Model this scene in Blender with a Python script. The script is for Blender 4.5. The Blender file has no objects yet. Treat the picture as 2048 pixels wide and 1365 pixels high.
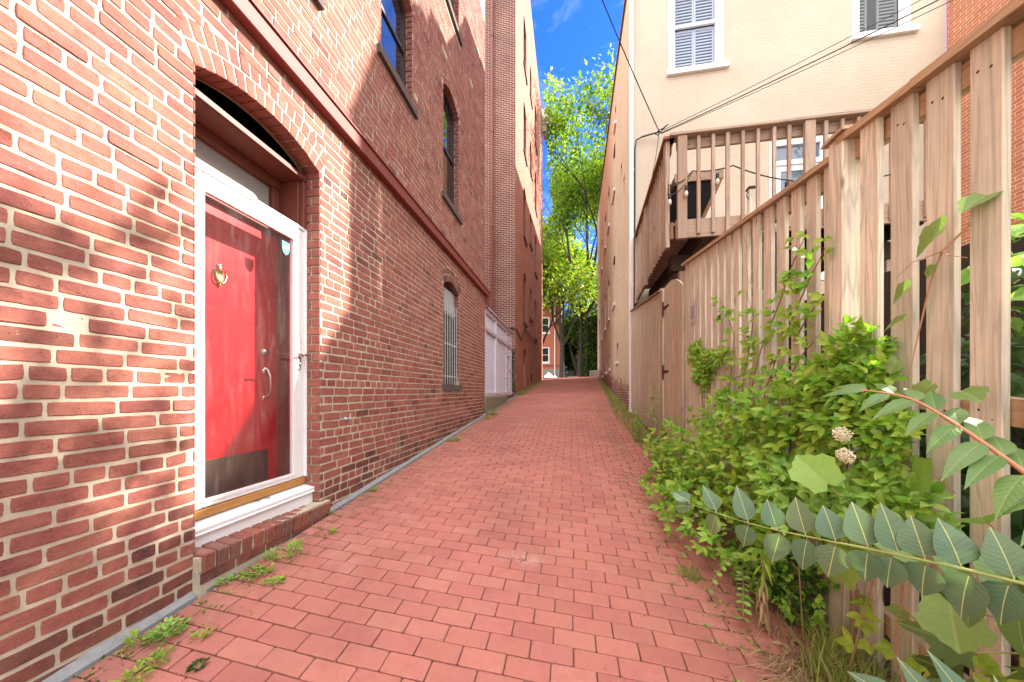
import bpy, math, random
from mathutils import Vector, noise
R = random.Random(7)
sc = bpy.context.scene
COL = sc.collection
PI = math.pi

# ------------------------------------------------------------------ mesh helpers
class MB:
    def __init__(s): s.v = []; s.f = []; s.uv = []; s.m = []
    def face(s, pts, uvs=None, mi=0):
        n = len(s.v); s.v.extend(pts); s.f.append(tuple(range(n, n + len(pts))))
        if uvs is None:
            a = Vector(pts[1]) - Vector(pts[0]); b = Vector(pts[2]) - Vector(pts[0]); nn = a.cross(b)
            ax, ay, az = abs(nn.x), abs(nn.y), abs(nn.z)
            if az >= ax and az >= ay: uvs = [(p[0], p[1]) for p in pts]
            elif ax >= ay: uvs = [(p[1], p[2]) for p in pts]
            else: uvs = [(p[0], p[2]) for p in pts]
        s.uv.append(uvs); s.m.append(mi)
    def raw(s, vs, fs, mi=0, uvs=None):
        n = len(s.v); s.v.extend(vs)
        for k, f in enumerate(fs):
            s.f.append(tuple(n + i for i in f)); s.m.append(mi)
            s.uv.append(uvs[k] if uvs else [((vs[i][1] + vs[i][0]), vs[i][2]) for i in f])
    def box(s, x0, x1, y0, y1, z0, z1, mi=0, bev=0.0):
        if bev:
            return s.obox(((x0+x1)/2, (y0+y1)/2, (z0+z1)/2), (1,0,0), (0,1,0), (0,0,1), (abs(x1-x0)/2, abs(y1-y0)/2, abs(z1-z0)/2), mi, bev)
        p = [(x, y, z) for x in (x0, x1) for y in (y0, y1) for z in (z0, z1)]
        n = len(s.v); s.v.extend(p)
        for f in ((0,1,3,2),(4,6,7,5),(0,4,5,1),(2,3,7,6),(0,2,6,4),(1,5,7,3)):
            s.f.append(tuple(n+i for i in f)); s.m.append(mi)
            q = [p[i] for i in f]
            if f in ((0,1,3,2),(4,6,7,5)): s.uv.append([(a[1], a[2]) for a in q])
            elif f in ((0,4,5,1),(2,3,7,6)): s.uv.append([(a[0], a[2]) for a in q])
            else: s.uv.append([(a[0], a[1]) for a in q])
    def obox(s, c, ax, ay, az, h, mi=0, bev=0.0):
        c = Vector(c); A = [Vector(ax).normalized(), Vector(ay).normalized(), Vector(az).normalized()]
        b = min(bev, h[0]*.45, h[1]*.45, h[2]*.45)
        if b <= 0:
            p = [tuple(c + A[0]*h[0]*i + A[1]*h[1]*j + A[2]*h[2]*k) for i in (-1,1) for j in (-1,1) for k in (-1,1)]
            s.raw(p, ((0,1,3,2),(4,6,7,5),(0,4,5,1),(2,3,7,6),(0,2,6,4),(1,5,7,3)), mi); return
        vs = []; idx = {}
        for i in (-1,1):
            for j in (-1,1):
                for k in (-1,1):
                    for a in range(3):
                        d = [h[0]-b, h[1]-b, h[2]-b]; d[a] = h[a]
                        idx[(i,j,k,a)] = len(vs)
                        vs.append(tuple(c + A[0]*d[0]*i + A[1]*d[1]*j + A[2]*d[2]*k))
        fs = []
        for sgn in (-1,1):
            fs.append([idx[(sgn,j,k,0)] for j,k in ((-1,-1),(1,-1),(1,1),(-1,1))])
            fs.append([idx[(j,sgn,k,1)] for j,k in ((-1,-1),(1,-1),(1,1),(-1,1))])
            fs.append([idx[(j,k,sgn,2)] for j,k in ((-1,-1),(1,-1),(1,1),(-1,1))])
        for i in (-1,1):
            for j in (-1,1):
                fs.append([idx[(i,j,-1,0)], idx[(i,j,1,0)], idx[(i,j,1,1)], idx[(i,j,-1,1)]])
                fs.append([idx[(i,-1,j,0)], idx[(i,1,j,0)], idx[(i,1,j,2)], idx[(i,-1,j,2)]])
                fs.append([idx[(-1,i,j,1)], idx[(1,i,j,1)], idx[(1,i,j,2)], idx[(-1,i,j,2)]])
                for k in (-1,1): fs.append([idx[(i,j,k,0)], idx[(i,j,k,1)], idx[(i,j,k,2)]])
        s.raw(vs, fs, mi)
    def beam(s, p, q, w, h, mi=0, up=(0,0,1), bev=0.0):
        p = Vector(p); q = Vector(q); d = q - p; L = d.length; d.normalize()
        sd = d.cross(Vector(up))
        if sd.length < 1e-4: sd = d.cross(Vector((0,1,0)))
        sd.normalize(); u = sd.cross(d)
        s.obox((p+q)/2, d, sd, u, (L/2, w/2, h/2), mi, bev)
    def tube(s, pts, r, n=8, mi=0, cap=True):
        pts = [Vector(p) for p in pts]; rings = []; vs = []
        for i, p in enumerate(pts):
            d = (pts[min(i+1, len(pts)-1)] - pts[max(i-1, 0)])
            if d.length < 1e-7: d = Vector((0,0,1))
            d.normalize()
            a = d.cross(Vector((.13,.21,1)));
            if a.length < 1e-3: a = d.cross(Vector((1,0,0)))
            a.normalize(); b = d.cross(a)
            rr = r[i] if isinstance(r, (list, tuple)) else r
            for k in range(n):
                t = 2*PI*k/n; vs.append(tuple(p + (a*math.cos(t) + b*math.sin(t))*rr))
        fs = []
        for i in range(len(pts)-1):
            for k in range(n):
                fs.append((i*n+k, i*n+(k+1) % n, (i+1)*n+(k+1) % n, (i+1)*n+k))
        if cap: fs.append(tuple(range(n))); fs.append(tuple((len(pts)-1)*n+k for k in range(n)))
        s.raw(vs, fs, mi)
    def lathe(s, c, prof, n=12, mi=0, axis='z'):
        vs = []
        for r, h in prof:
            for k in range(n):
                t = 2*PI*k/n; a, b = r*math.cos(t), r*math.sin(t)
                vs.append((c[0]+a, c[1]+b, c[2]+h) if axis == 'z' else ((c[0]+h, c[1]+a, c[2]+b) if axis == 'x' else (c[0]+a, c[1]+h, c[2]+b)))
        fs = [(i*n+k, i*n+(k+1) % n, (i+1)*n+(k+1) % n, (i+1)*n+k) for i in range(len(prof)-1) for k in range(n)]
        s.raw(vs, fs, mi)
    def prism(s, poly, P, d0, d1, mi=0):
        n = len(poly)
        a = [P(h, z, d0) for h, z in poly]; b = [P(h, z, d1) for h, z in poly]
        s.raw(a + b, [tuple(range(n)), tuple(range(2*n-1, n-1, -1))] + [(i, (i+1) % n, n+(i+1) % n, n+i) for i in range(n)], mi)
    # leaf: p base, d direction, n normal; folded along the midrib, bent down at the tip
    def leaf(s, p, d, n, L, W, rows=3, fold=.25, droop=.2, shape='ovate', mi=0):
        p = Vector(p); d = Vector(d).normalized(); n = Vector(n); n = (n - d*n.dot(d))
        if n.length < 1e-4: n = d.orthogonal()
        n.normalize(); sd = d.cross(n)
        vs = [tuple(p)]; uv = [(.5, 0)]
        for i in range(1, rows+1):
            t = i/(rows+1)
            if shape == 'ovate': w = math.sin(PI*min(1, t**.75))**.85
            elif shape == 'lance': w = math.sin(PI*t**.62)
            elif shape == 'round': w = math.sqrt(max(0, 1-(2*t-1)**2))
            elif shape == 'broad': w = math.sin(PI*t**.64)**.92
            else: w = math.sin(PI*t)
            w *= W/2; c = p + d*L*t - n*droop*L*t*t
            up = n*fold*w
            vs += [tuple(c - sd*w + up), tuple(c), tuple(c + sd*w + up)]; uv += [(.5-.5*w/(W/2), t), (.5, t), (.5+.5*w/(W/2), t)]
        vs.append(tuple(p + d*L - n*droop*L)); uv.append((.5, 1))
        e = len(vs)-1
        fs = [(0, 2, 1), (0, 3, 2)]
        for i in range(rows-1):
            a = 1+3*i; fs += [(a, a+1, a+4, a+3), (a+1, a+2, a+5, a+4)]
        a = 1+3*(rows-1); fs += [(a, a+1, e), (a+1, a+2, e)]
        s.raw(vs, fs, mi, [[uv[i] for i in f] for f in fs])
    def quadleaf(s, p, d, n, L, W, mi=0):
        p = Vector(p); d = Vector(d).normalized(); sd = d.cross(Vector(n))
        if sd.length < 1e-4: sd = d.orthogonal()
        sd.normalize(); nn = sd.cross(d)
        vs = [tuple(p), tuple(p+d*L*.45+sd*W/2+nn*W*.15), tuple(p+d*L), tuple(p+d*L*.45-sd*W/2+nn*W*.15)]
        s.raw(vs, [(0,1,2),(0,2,3)], mi, [[(.5,0),(1,.5),(.5,1)],[(.5,0),(.5,1),(0,.5)]])
    def polyleaf(s, p, d, n, pts, size, cup=.15, droop=.1, mi=0):   # lobed leaf: outline pts (x across, y along), fan from the base
        p = Vector(p); d = Vector(d).normalized(); n = Vector(n); n = (n-d*n.dot(d)).normalized(); sd = d.cross(n)
        def q(a): return tuple(p + sd*a[0]*size + d*a[1]*size + n*size*(cup*abs(a[0]) - droop*a[1]**2))
        c = (0, .35); vs = [q(c)] + [q(a) for a in pts]; uv = [(.5, .35)] + [(.5+a[0]*.5, a[1]) for a in pts]; m = len(pts)
        fs = [(0, 1+i, 1+(i+1) % m) for i in range(m)]
        s.raw(vs, fs, mi, [[uv[i] for i in f] for f in fs])
    def build(s, name, mats, parent=None, smooth=False):
        off = Vector((0,0,0)); q = parent
        while q is not None: off += q.location; q = q.parent
        me = bpy.data.meshes.new(name)
        me.from_pydata([(a[0]-off.x, a[1]-off.y, a[2]-off.z) for a in s.v], [], s.f)
        ul = me.uv_layers.new(name='UVMap')
        flat = [c for f in s.uv for q in f for c in q]
        ul.data.foreach_set('uv', flat)
        if not isinstance(mats, (list, tuple)): mats = [mats]
        for m in mats: me.materials.append(m)
        me.polygons.foreach_set('material_index', s.m)
        if smooth: me.polygons.foreach_set('use_smooth', [True]*len(s.f))
        me.update()
        o = bpy.data.objects.new(name, me); COL.objects.link(o)
        if parent is not None: o.parent = parent
        return o

def tag(o, label=None, cat=None, group=None, kind=None):
    if label: o['label'] = label
    if cat: o['category'] = cat
    if group: o['group'] = group
    if kind: o['kind'] = kind
    return o
def thing(name, loc, label, cat, group=None):
    o = bpy.data.objects.new(name, None); o.empty_display_size = .1; COL.objects.link(o); o.location = loc
    return tag(o, label, cat, group)

# ------------------------------------------------------------------ materials
def newmat(name):
    m = bpy.data.materials.new(name); m.use_nodes = True; nt = m.node_tree; nt.nodes.clear(); return m, nt
class N:
    def __init__(s, nt): s.nt = nt
    def n(s, t, ins=None, **kw):
        x = s.nt.nodes.new(t)
        for k, v in kw.items(): setattr(x, k, v)
        for k, v in (ins or {}).items():
            if isinstance(v, bpy.types.NodeSocket): s.nt.links.new(v, x.inputs[k])
            else: x.inputs[k].default_value = v
        return x
    def ramp(s, fac, stops, interp='LINEAR'):
        x = s.n('ShaderNodeValToRGB'); x.color_ramp.interpolation = interp
        e = x.color_ramp.elements
        while len(e) > 1: e.remove(e[-1])
        e[0].position = stops[0][0]; e[0].color = c4(stops[0][1])
        for p, c in stops[1:]:
            q = e.new(p); q.color = c4(c)
        s.nt.links.new(fac, x.inputs[0]); return x.outputs[0]
    def noise(s, vec, scale, detail=4, rough=.55, out='Fac', dist=0):
        x = s.n('ShaderNodeTexNoise', {'Scale': scale, 'Detail': detail, 'Roughness': rough, 'Distortion': dist})
        if vec is not None: s.nt.links.new(vec, x.inputs['Vector'])
        return x.outputs[out]
    def mix(s, fac, a, b, mode='MIX'):
        x = s.n('ShaderNodeMix', data_type='RGBA', blend_type=mode)
        for k, v in ((0, fac), (6, a), (7, b)):
            if isinstance(v, bpy.types.NodeSocket): s.nt.links.new(v, x.inputs[k])
            elif k == 0: x.inputs[0].default_value = v
            else: x.inputs[k].default_value = c4(v)
        return x.outputs[2]
    def math(s, op, a, b=None, clamp=False):
        x = s.n('ShaderNodeMath', operation=op, use_clamp=clamp)
        for k, v in ((0, a), (1, b)):
            if v is None: continue
            if isinstance(v, bpy.types.NodeSocket): s.nt.links.new(v, x.inputs[k])
            else: x.inputs[k].default_value = v
        return x.outputs[0]
    def mapr(s, v, a, b, c=0, d=1):
        x = s.n('ShaderNodeMapRange', {0: v, 1: a, 2: b, 3: c, 4: d}); return x.outputs[0]
    def mapping(s, vec, scale=(1,1,1), loc=(0,0,0), rot=(0,0,0)):
        return s.n('ShaderNodeMapping', {'Vector': vec, 'Scale': scale, 'Location': loc, 'Rotation': rot}).outputs[0]
    def bump(s, h, strength=.3, dist=.01, normal=None):
        i = {'Height': h, 'Strength': strength, 'Distance': dist}
        if normal is not None: i['Normal'] = normal
        return s.n('ShaderNodeBump', i).outputs[0]
    def out(s, sh):
        o = s.n('ShaderNodeOutputMaterial'); s.nt.links.new(sh, o.inputs[0])
    def bsdf(s, col, rough=.8, normal=None, spec=.3, metal=0):
        i = {'Base Color': col if isinstance(col, bpy.types.NodeSocket) else c4(col), 'Roughness': rough, 'Specular IOR Level': spec, 'Metallic': metal}
        if normal is not None: i['Normal'] = normal
        return s.n('ShaderNodeBsdfPrincipled', i).outputs[0]
def c4(c): return tuple(c) if len(c) == 4 else (c[0], c[1], c[2], 1.0)

def m_brickgeo(name, cols, rough=.85, stain=.65, white=.12, pit=1.0, spots=()):
    m, nt = newmat(name); g = N(nt)
    obj = g.n('ShaderNodeTexCoord').outputs['Object']
    isl = g.n('ShaderNodeNewGeometry').outputs['Random Per Island']
    base = g.ramp(isl, [(i/len(cols), c) for i, c in enumerate(cols)])
    n1 = g.noise(obj, 22, 6, .65); n2 = g.noise(obj, 110, 5, .7); n3 = g.noise(obj, 5, 3)
    c = g.mix(g.mapr(n1, .38, .72, 0, stain), base, tuple(x*.5 for x in cols[0]))
    c = g.mix(g.mapr(n3, .35, .7, 0, .35), c, (.40, .17, .10))
    c = g.mix(g.mapr(g.noise(obj, 60, 7, .75), .60, .72, 0, white*4), c, (.55, .42, .36))
    c = g.mix(g.mapr(n2, .62, .75, 0, .55), c, (.06, .025, .02))
    h = g.math('ADD', g.math('MULTIPLY', n1, .7), g.math('MULTIPLY', n2, .4))
    vo = g.n('ShaderNodeTexVoronoi', {'Vector': obj, 'Scale': 95.0, 'Randomness': 1.0}).outputs['Distance']
    pm = g.math('MULTIPLY', g.mapr(vo, .10, .24, 1, 0), g.mapr(n1, .52, .66))
    c = g.mix(g.math('MULTIPLY', pm, .7*pit), c, (.05,.022,.018))
    big = g.mapr(g.noise(obj, 1.1, 5, .6), .5, .75, 0, .35)
    c = g.mix(big, c, (.13,.055,.045))
    pale = g.math('MULTIPLY', g.mapr(g.noise(obj, 2.3, 6, .7), .60, .72, 0, 1), g.mapr(n2, .40, .62, 0, white*4))
    c = g.mix(pale, c, (.55, .45, .40))
    for sx, sy, sz, sr in spots:      # pale dried splashes lying on the paving
        dd = g.n('ShaderNodeVectorMath', {0: g.mapping(obj, (.55, 1, 0), (-sx*.55, -sy, 0)), 1: (0,0,0)}, operation='DISTANCE').outputs['Value']
        k = g.math('MULTIPLY', g.mapr(dd, sr*.3, sr, 1, 0), g.mapr(g.noise(obj, 26, 6, .75), .50, .60))
        c = g.mix(g.math('MULTIPLY', k, .42), c, (.62, .54, .52))
    if spots:
        sx_ = g.n('ShaderNodeSeparateXYZ', {0: obj}).outputs[0]
        edge = g.math('MAXIMUM', g.mapr(sx_, -1.50, -1.90, 0, 1), g.mapr(sx_, .45, 1.05, 0, 1))
        soil = g.math('MULTIPLY', edge, g.mapr(g.noise(obj, 7, 6, .7), .42, .62))
        c = g.mix(g.math('MULTIPLY', soil, .55), c, (.15, .085, .055))
        c = g.mix(g.mapr(g.noise(obj, .8, 5, .6), .52, .72, 0, .30), c, (.25, .10, .085))
        c = g.mix(g.mapr(g.noise(obj, 1.7, 6, .7), .58, .72, 0, .25), c, (.52, .30, .25))
    h = g.math('SUBTRACT', h, g.math('MULTIPLY', pm, .8*pit))
    g.out(g.bsdf(c, rough, g.bump(h, .9, .008), .2)); return m
def m_mortar(name, col):
    m, nt = newmat(name); g = N(nt); obj = g.n('ShaderNodeTexCoord').outputs['Object']
    n1 = g.noise(obj, 14, 5); n2 = g.noise(obj, 220, 4, .7)
    c = g.mix(g.mapr(n1, .35, .7), col, tuple(x*.72 for x in col))
    c = g.mix(g.mapr(n2, .55, .75, 0, .5), c, tuple(x*.5 for x in col))
    g.out(g.bsdf(c, .95, g.bump(n2, .5, .004), .1)); return m
def m_bricktex(name, c1, c2, mortar, w=.205, h=.068, ms=.006, bumpd=.004, var=.4, sc_=1.0):
    m, nt = newmat(name); g = N(nt); uv = g.n('ShaderNodeTexCoord').outputs['UV']
    nz = g.noise(uv, 9, 3, .5, 'Color')
    wob = g.n('ShaderNodeVectorMath', {0: nz, 1: (.5,.5,.5)}, operation='SUBTRACT').outputs[0]
    wob = g.n('ShaderNodeVectorMath', {0: wob, 'Scale': .012}, operation='SCALE').outputs[0]
    v = g.n('ShaderNodeVectorMath', {0: uv, 1: wob}, operation='ADD').outputs[0]
    b = g.n('ShaderNodeTexBrick', {'Vector': v, 'Color1': c4(c1), 'Color2': c4(c2), 'Mortar': c4(mortar), 'Scale': sc_, 'Mortar Size': ms, 'Mortar Smooth': .15, 'Bias': -.1, 'Brick Width': w, 'Row Height': h}, offset=.5)
    n1 = g.noise(uv, 1.6, 5); n2 = g.noise(uv, 60, 5, .65)
    c = g.mix(g.mapr(n1, .35, .7, 0, var), b.outputs['Color'], tuple(x*.6 for x in c1))
    c = g.mix(g.mapr(n2, .5, .75, 0, .4), c, tuple(x*.55 for x in c2))
    hh = g.math('ADD', g.math('MULTIPLY', b.outputs['Fac'], -1.0), g.math('MULTIPLY', n2, .35))
    g.out(g.bsdf(c, .88, g.bump(hh, .7, bumpd), .2)); return m
def m_paintbrick(name, col, col2, bump_=.5, peel=None):
    m, nt = newmat(name); g = N(nt); tc = g.n('ShaderNodeTexCoord'); uv = tc.outputs['UV']
    b = g.n('ShaderNodeTexBrick', {'Vector': uv, 'Scale': 1.0, 'Mortar Size': .005, 'Mortar Smooth': .4, 'Brick Width': .205, 'Row Height': .068}, offset=.5)
    n1 = g.noise(uv, .9, 5, .6); n2 = g.noise(uv, 35, 5, .6); st = g.noise(g.mapping(uv, (7, .7, 1)), 1, 5, .6)
    c = g.mix(g.mapr(n1, .3, .7), col, col2)
    c = g.mix(g.mapr(st, .55, .8, 0, .22), c, tuple(x*.75 for x in col2))
    nrm = g.bump(g.math('ADD', g.math('MULTIPLY', b.outputs['Fac'], -1), g.math('MULTIPLY', n2, .5)), bump_, .005)
    c = g.mix(g.math('MULTIPLY', b.outputs['Fac'], .05), c, tuple(x*.55 for x in col2))
    if peel:
        z = g.n('ShaderNodeSeparateXYZ', {0: uv}).outputs[1]
        y = g.n('ShaderNodeSeparateXYZ', {0: uv}).outputs[0]
        zz = g.math('SUBTRACT', z, g.math('MULTIPLY', g.math('SUBTRACT', y, 8.0), .088))
        lim = g.math('ADD', g.mapr(zz, -.5, .75, .80, .18), 0.0)
        k = g.mapr(g.math('SUBTRACT', lim, g.noise(uv, 5, 6, .7)), 0, .05)
        br = g.n('ShaderNodeTexBrick', {'Vector': uv, 'Color1': c4((.27,.09,.06)), 'Color2': c4((.20,.07,.055)), 'Mortar': c4((.45,.38,.32)), 'Scale': 1.0, 'Mortar Size': .006, 'Brick Width': .205, 'Row Height': .068}, offset=.5).outputs['Color']
        c = g.mix(k, c, br)
        crack = g.n('ShaderNodeTexVoronoi', {'Vector': g.mapping(uv, (.45, .8, 1)), 'Scale': 1.0}, feature='DISTANCE_TO_EDGE').outputs[0]
        c = g.mix(g.mapr(crack, .0, .006, .6, 0), c, (.12,.06,.04))
    g.out(g.bsdf(c, .8, nrm, .25)); return m
def m_wood(name, axis, cols, gray=.3, rough=.85, ring=1.0, algae=0):
    m, nt = newmat(name); g = N(nt); tc = g.n('ShaderNodeTexCoord'); obj = tc.outputs['Object']
    rnd = g.n('ShaderNodeObjectInfo').outputs['Random']; isl = g.n('ShaderNodeNewGeometry').outputs['Random Per Island']
    ofs = g.n('ShaderNodeCombineXYZ', {0: g.math('MULTIPLY', rnd, 37.0), 1: g.math('MULTIPLY', isl, 19.0), 2: g.math('MULTIPLY', rnd, 11.0)}).outputs[0]
    v = g.n('ShaderNodeVectorMath', {0: obj, 1: ofs}, operation='ADD').outputs[0]
    k = {'x': (.6, 9, 9), 'y': (9, .6, 9), 'z': (9, 9, .6)}[axis]
    k2 = {'x': (2.2, 90, 90), 'y': (90, 2.2, 90), 'z': (90, 90, 2.2)}[axis]
    big = g.noise(g.mapping(v, k), 1.0, 3, .5, dist=.6)
    rings = g.math('FRACT', g.math('MULTIPLY', big, 9*ring))
    rings = g.math('ABSOLUTE', g.math('SUBTRACT', rings, .5))
    fine = g.noise(g.mapping(v, k2), 1.0, 4, .6)
    tone = g.math('ADD', g.math('MULTIPLY', rnd, .6), g.math('MULTIPLY', isl, .4))
    base = g.ramp(tone, [(0, cols[0]), (.5, cols[1]), (1, cols[2])])
    c = g.mix(g.mapr(rings, .0, .20, .62, 0), base, tuple(x*.55 for x in cols[1]))
    c = g.mix(g.mapr(fine, .45, .75, 0, .55), c, tuple(x*.5 for x in cols[0]))
    wea = g.noise(v, 2.2, 5, .6)
    c = g.mix(g.mapr(wea, .45, .7, 0, gray), c, (.30, .27, .25))
    if algae:
        zz = g.n('ShaderNodeSeparateXYZ', {0: obj}).outputs[2]
        al = g.math('MULTIPLY', g.mapr(g.noise(g.mapping(obj, (9, 9, 3)), 1.0, 5, .65), .40, .62), g.mapr(zz, .08, .62, 1, 0))
        c = g.mix(g.math('MULTIPLY', al, algae, True), c, (.17, .17, .06))
        rs = g.noise(g.mapping(v, (34, 34, .8)), 1.0, 3, .5)
        c = g.mix(g.mapr(rs, .60, .74, 0, .45), c, (.25, .15, .10))
    ks = {'x': (.9, 5, 5), 'y': (5, .9, 5), 'z': (5, 5, .9)}[axis]
    vo = g.n('ShaderNodeTexVoronoi', {'Vector': g.mapping(v, ks), 'Scale': 1.6}).outputs['Distance']
    c = g.mix(g.mapr(vo, .05, .085, .85, 0), c, (.10, .05, .03))
    h = g.math('ADD', g.math('MULTIPLY', rings, .5), fine)
    g.out(g.bsdf(c, rough, g.bump(h, .35, .003), .2)); return m
def m_plain(name, col, rough=.6, spec=.4, metal=0, dirt=.25, bumps=.1, scale=18):
    m, nt = newmat(name); g = N(nt); obj = g.n('ShaderNodeTexCoord').outputs['Object']
    n1 = g.noise(obj, scale, 6, .65)
    c = g.mix(g.mapr(n1, .45, .75, 0, dirt), col, tuple(x*.45 for x in col[:3]))
    g.out(g.bsdf(c, rough, g.bump(n1, bumps, .004), spec, metal)); return m
def m_peelpaint(name, col, under, amt=.58):
    m, nt = newmat(name); g = N(nt); obj = g.n('ShaderNodeTexCoord').outputs['Object']
    n1 = g.noise(g.mapping(obj, (9, 4, 14)), 1.0, 6, .6); n2 = g.noise(obj, 70, 4)
    k = g.mapr(n1, amt, amt+.03)
    c = g.mix(k, g.mix(g.mapr(n2, .5, .8, 0, .3), col, tuple(x*.7 for x in col)), under)
    g.out(g.bsdf(c, .6, g.bump(g.math('SUBTRACT', n2, k), .3, .003), .3)); return m
def m_leaf(name, cols, rough=.45, trans=.42, veins=0.0, veincol=(.45,.5,.2), tint=None, spec=.35):
    m, nt = newmat(name); g = N(nt); tc = g.n('ShaderNodeTexCoord'); uv = tc.outputs['UV']; obj = tc.outputs['Object']
    isl = g.n('ShaderNodeNewGeometry').outputs['Random Per Island']
    c = g.ramp(isl, [(i/(len(cols)-1), q) for i, q in enumerate(cols)])
    c = g.mix(g.mapr(g.noise(obj, 3.5, 2), .45, .7, 0, .25), c, tuple(x*.6 for x in cols[0]))
    nrm = None
    if veins:
        s = g.n('ShaderNodeSeparateXYZ', {0: uv}); u, v = s.outputs[0], s.outputs[1]
        du = g.math('ABSOLUTE', g.math('SUBTRACT', u, .5))
        mid = g.mapr(du, .006, .017, 1, 0)
        w = g.math('FRACT', g.math('MULTIPLY', g.math('SUBTRACT', v, g.math('MULTIPLY', du, .45)), 9.0))
        w = g.math('ABSOLUTE', g.math('SUBTRACT', w, .5))
        side = g.math('MULTIPLY', g.mapr(w, .0, .05, 1, 0), .10)
        k = g.math('MULTIPLY', g.math('MAXIMUM', mid, side), veins)
        c = g.mix(k, c, veincol)
        nrm = g.bump(g.math('SUBTRACT', g.mapr(w, 0, .4), g.math('MULTIPLY', mid, .6)), .15, .002)
        c = g.mix(g.mapr(g.noise(obj, 40, 4), .5, .8, 0, .3), c, tuple(x*.7 for x in cols[0]))
    a = g.bsdf(c, rough, nrm, spec)
    ti = {'Color': g.mix(1.0, c, (1.0, 1.15, .45) if tint is None else tint, 'MULTIPLY')}
    b = g.n('ShaderNodeBsdfTranslucent', ti).outputs[0]
    g.out(g.n('ShaderNodeMixShader', {0: trans, 1: a, 2: b}).outputs[0]); return m
def m_windowglass(name, base=(.015,.017,.02), ior=1.9, wav=.02):
    m, nt = newmat(name); g = N(nt); obj = g.n('ShaderNodeTexCoord').outputs['Object']
    n = g.noise(obj, 1.6, 2)
    p = g.n('ShaderNodeBsdfPrincipled', {'Base Color': c4(base), 'Roughness': .03, 'IOR': ior, 'Normal': g.bump(n, .25, wav)})
    g.out(p.outputs[0]); return m
def m_stormglass(name):
    m, nt = newmat(name); g = N(nt); obj = g.n('ShaderNodeTexCoord').outputs['Object']
    tr = g.n('ShaderNodeBsdfTransparent', {'Color': (.93,.93,.93,1)}).outputs[0]
    gl = g.n('ShaderNodeBsdfGlossy', {'Color': (1,1,1,1), 'Roughness': .03}).outputs[0]
    df = g.n('ShaderNodeBsdfDiffuse', {'Color': (.7,.68,.66,1)}).outputs[0]
    fc = g.n('ShaderNodeLayerWeight', {'Blend': .5}).outputs['Facing']
    fr = g.math('ADD', g.math('MULTIPLY', g.math('POWER', fc, 4.0), .8), .05)
    a = g.n('ShaderNodeMixShader', {0: fr, 1: tr, 2: gl}).outputs[0]
    sp = g.mapr(g.noise(g.mapping(obj, (1, 260, 160)), 1.0, 3, .7), .66, .74, 0, .35)
    st = g.mapr(g.noise(g.mapping(obj, (1, 14, 2.5)), 1.0, 5, .7), .5, .75, 0, .05)
    k = g.math('ADD', g.math('ADD', sp, st), .015, True)
    g.out(g.n('ShaderNodeMixShader', {0: k, 1: a, 2: df}).outputs[0]); return m

REDS = [(.285,.092,.074), (.33,.116,.088), (.25,.074,.064), (.355,.14,.104), (.295,.094,.078), (.215,.065,.06), (.34,.122,.095), (.275,.086,.074)]
M = {}
M['brick'] = m_brickgeo('brick_red', REDS)
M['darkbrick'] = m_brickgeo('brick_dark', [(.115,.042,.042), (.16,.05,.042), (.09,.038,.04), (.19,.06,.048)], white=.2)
M['rowlock'] = m_brickgeo('brick_rowlock', [(.27,.09,.065), (.22,.085,.07), (.30,.10,.07), (.18,.09,.085)], white=.1)
M['mortar'] = m_mortar('mortar_cream', (.52,.45,.345))
M['paver'] = m_brickgeo('paver_red', [(.40,.145,.120), (.44,.165,.135), (.36,.125,.105), (.42,.152,.126), (.385,.14,.12), (.43,.17,.135)], rough=.8, stain=.22, white=.05, pit=.5, spots=((-.34, 2.29, 0, .10), (-.28, 9.34, 0, .5), (-.9, 6.6, 0, .2)))
M['joint'] = m_plain('joint_sand', (.15,.095,.075), .95, .1, dirt=.6, scale=60)
M['concrete'] = m_plain('concrete_gray', (.25,.245,.245), .9, .2, dirt=.5, bumps=.4, scale=30)
M['oldconcrete'] = m_plain('concrete_mossy', (.22,.20,.14), .95, .1, dirt=.7, bumps=.5, scale=16)
M['brick2'] = m_bricktex('brick_dark_red', (.19,.05,.040), (.12,.036,.034), (.62,.52,.42), ms=.007)
M['brick3'] = m_bricktex('brick_orange_red', (.37,.118,.072), (.29,.088,.056), (.52,.37,.28), ms=.006)
M['brick4'] = m_bricktex('brick_orange', (.46,.17,.09), (.39,.13,.07), (.62,.48,.36))
M['beige'] = m_paintbrick('paint_beige', (.55,.47,.375), (.49,.41,.32), .7)
M['brown'] = m_paintbrick('paint_tan_brown', (.60,.455,.315), (.52,.385,.255), .8, peel=True)
M['oxide'] = m_peelpaint('paint_oxide_red', (.20,.045,.035), (.28,.13,.09), .66)
M['oxide_dark'] = m_plain('paint_brown_red', (.15,.04,.025), .55, .4)
M['white'] = m_plain('paint_white', (.78,.78,.78), .45, .4, dirt=.12, bumps=.05)
M['whitepeel'] = m_peelpaint('paint_white_peeling', (.78,.78,.79), (.34,.31,.29), .60)
M['gold'] = m_plain('metal_gold_sweep', (.42,.20,.055), .45, .5, 0, dirt=.2)
M['door'] = m_plain('paint_glossy_red', (.44,.012,.018), .28, .5, 0, dirt=.12, bumps=.02, scale=4)
M['brass'] = m_plain('brass_polished', (.75,.58,.28), .25, .5, 1, dirt=.3)
M['nickel'] = m_plain('nickel_worn', (.55,.48,.42), .35, .5, 1, dirt=.3)
M['kick'] = m_plain('brass_kickplate_dull', (.22,.17,.12), .35, .5, .9, dirt=.3)
M['black'] = m_plain('void_black', (.012,.011,.010), .9, .1)
M['rust'] = m_plain('iron_rusty', (.10,.035,.025), .85, .2, .2, dirt=.6)
M['frame'] = m_plain('paint_dark_bronze', (.045,.03,.033), .4, .4)
M['stone'] = m_plain('stone_sill_dark', (.115,.085,.08), .85, .2, dirt=.5, bumps=.4)
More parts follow.
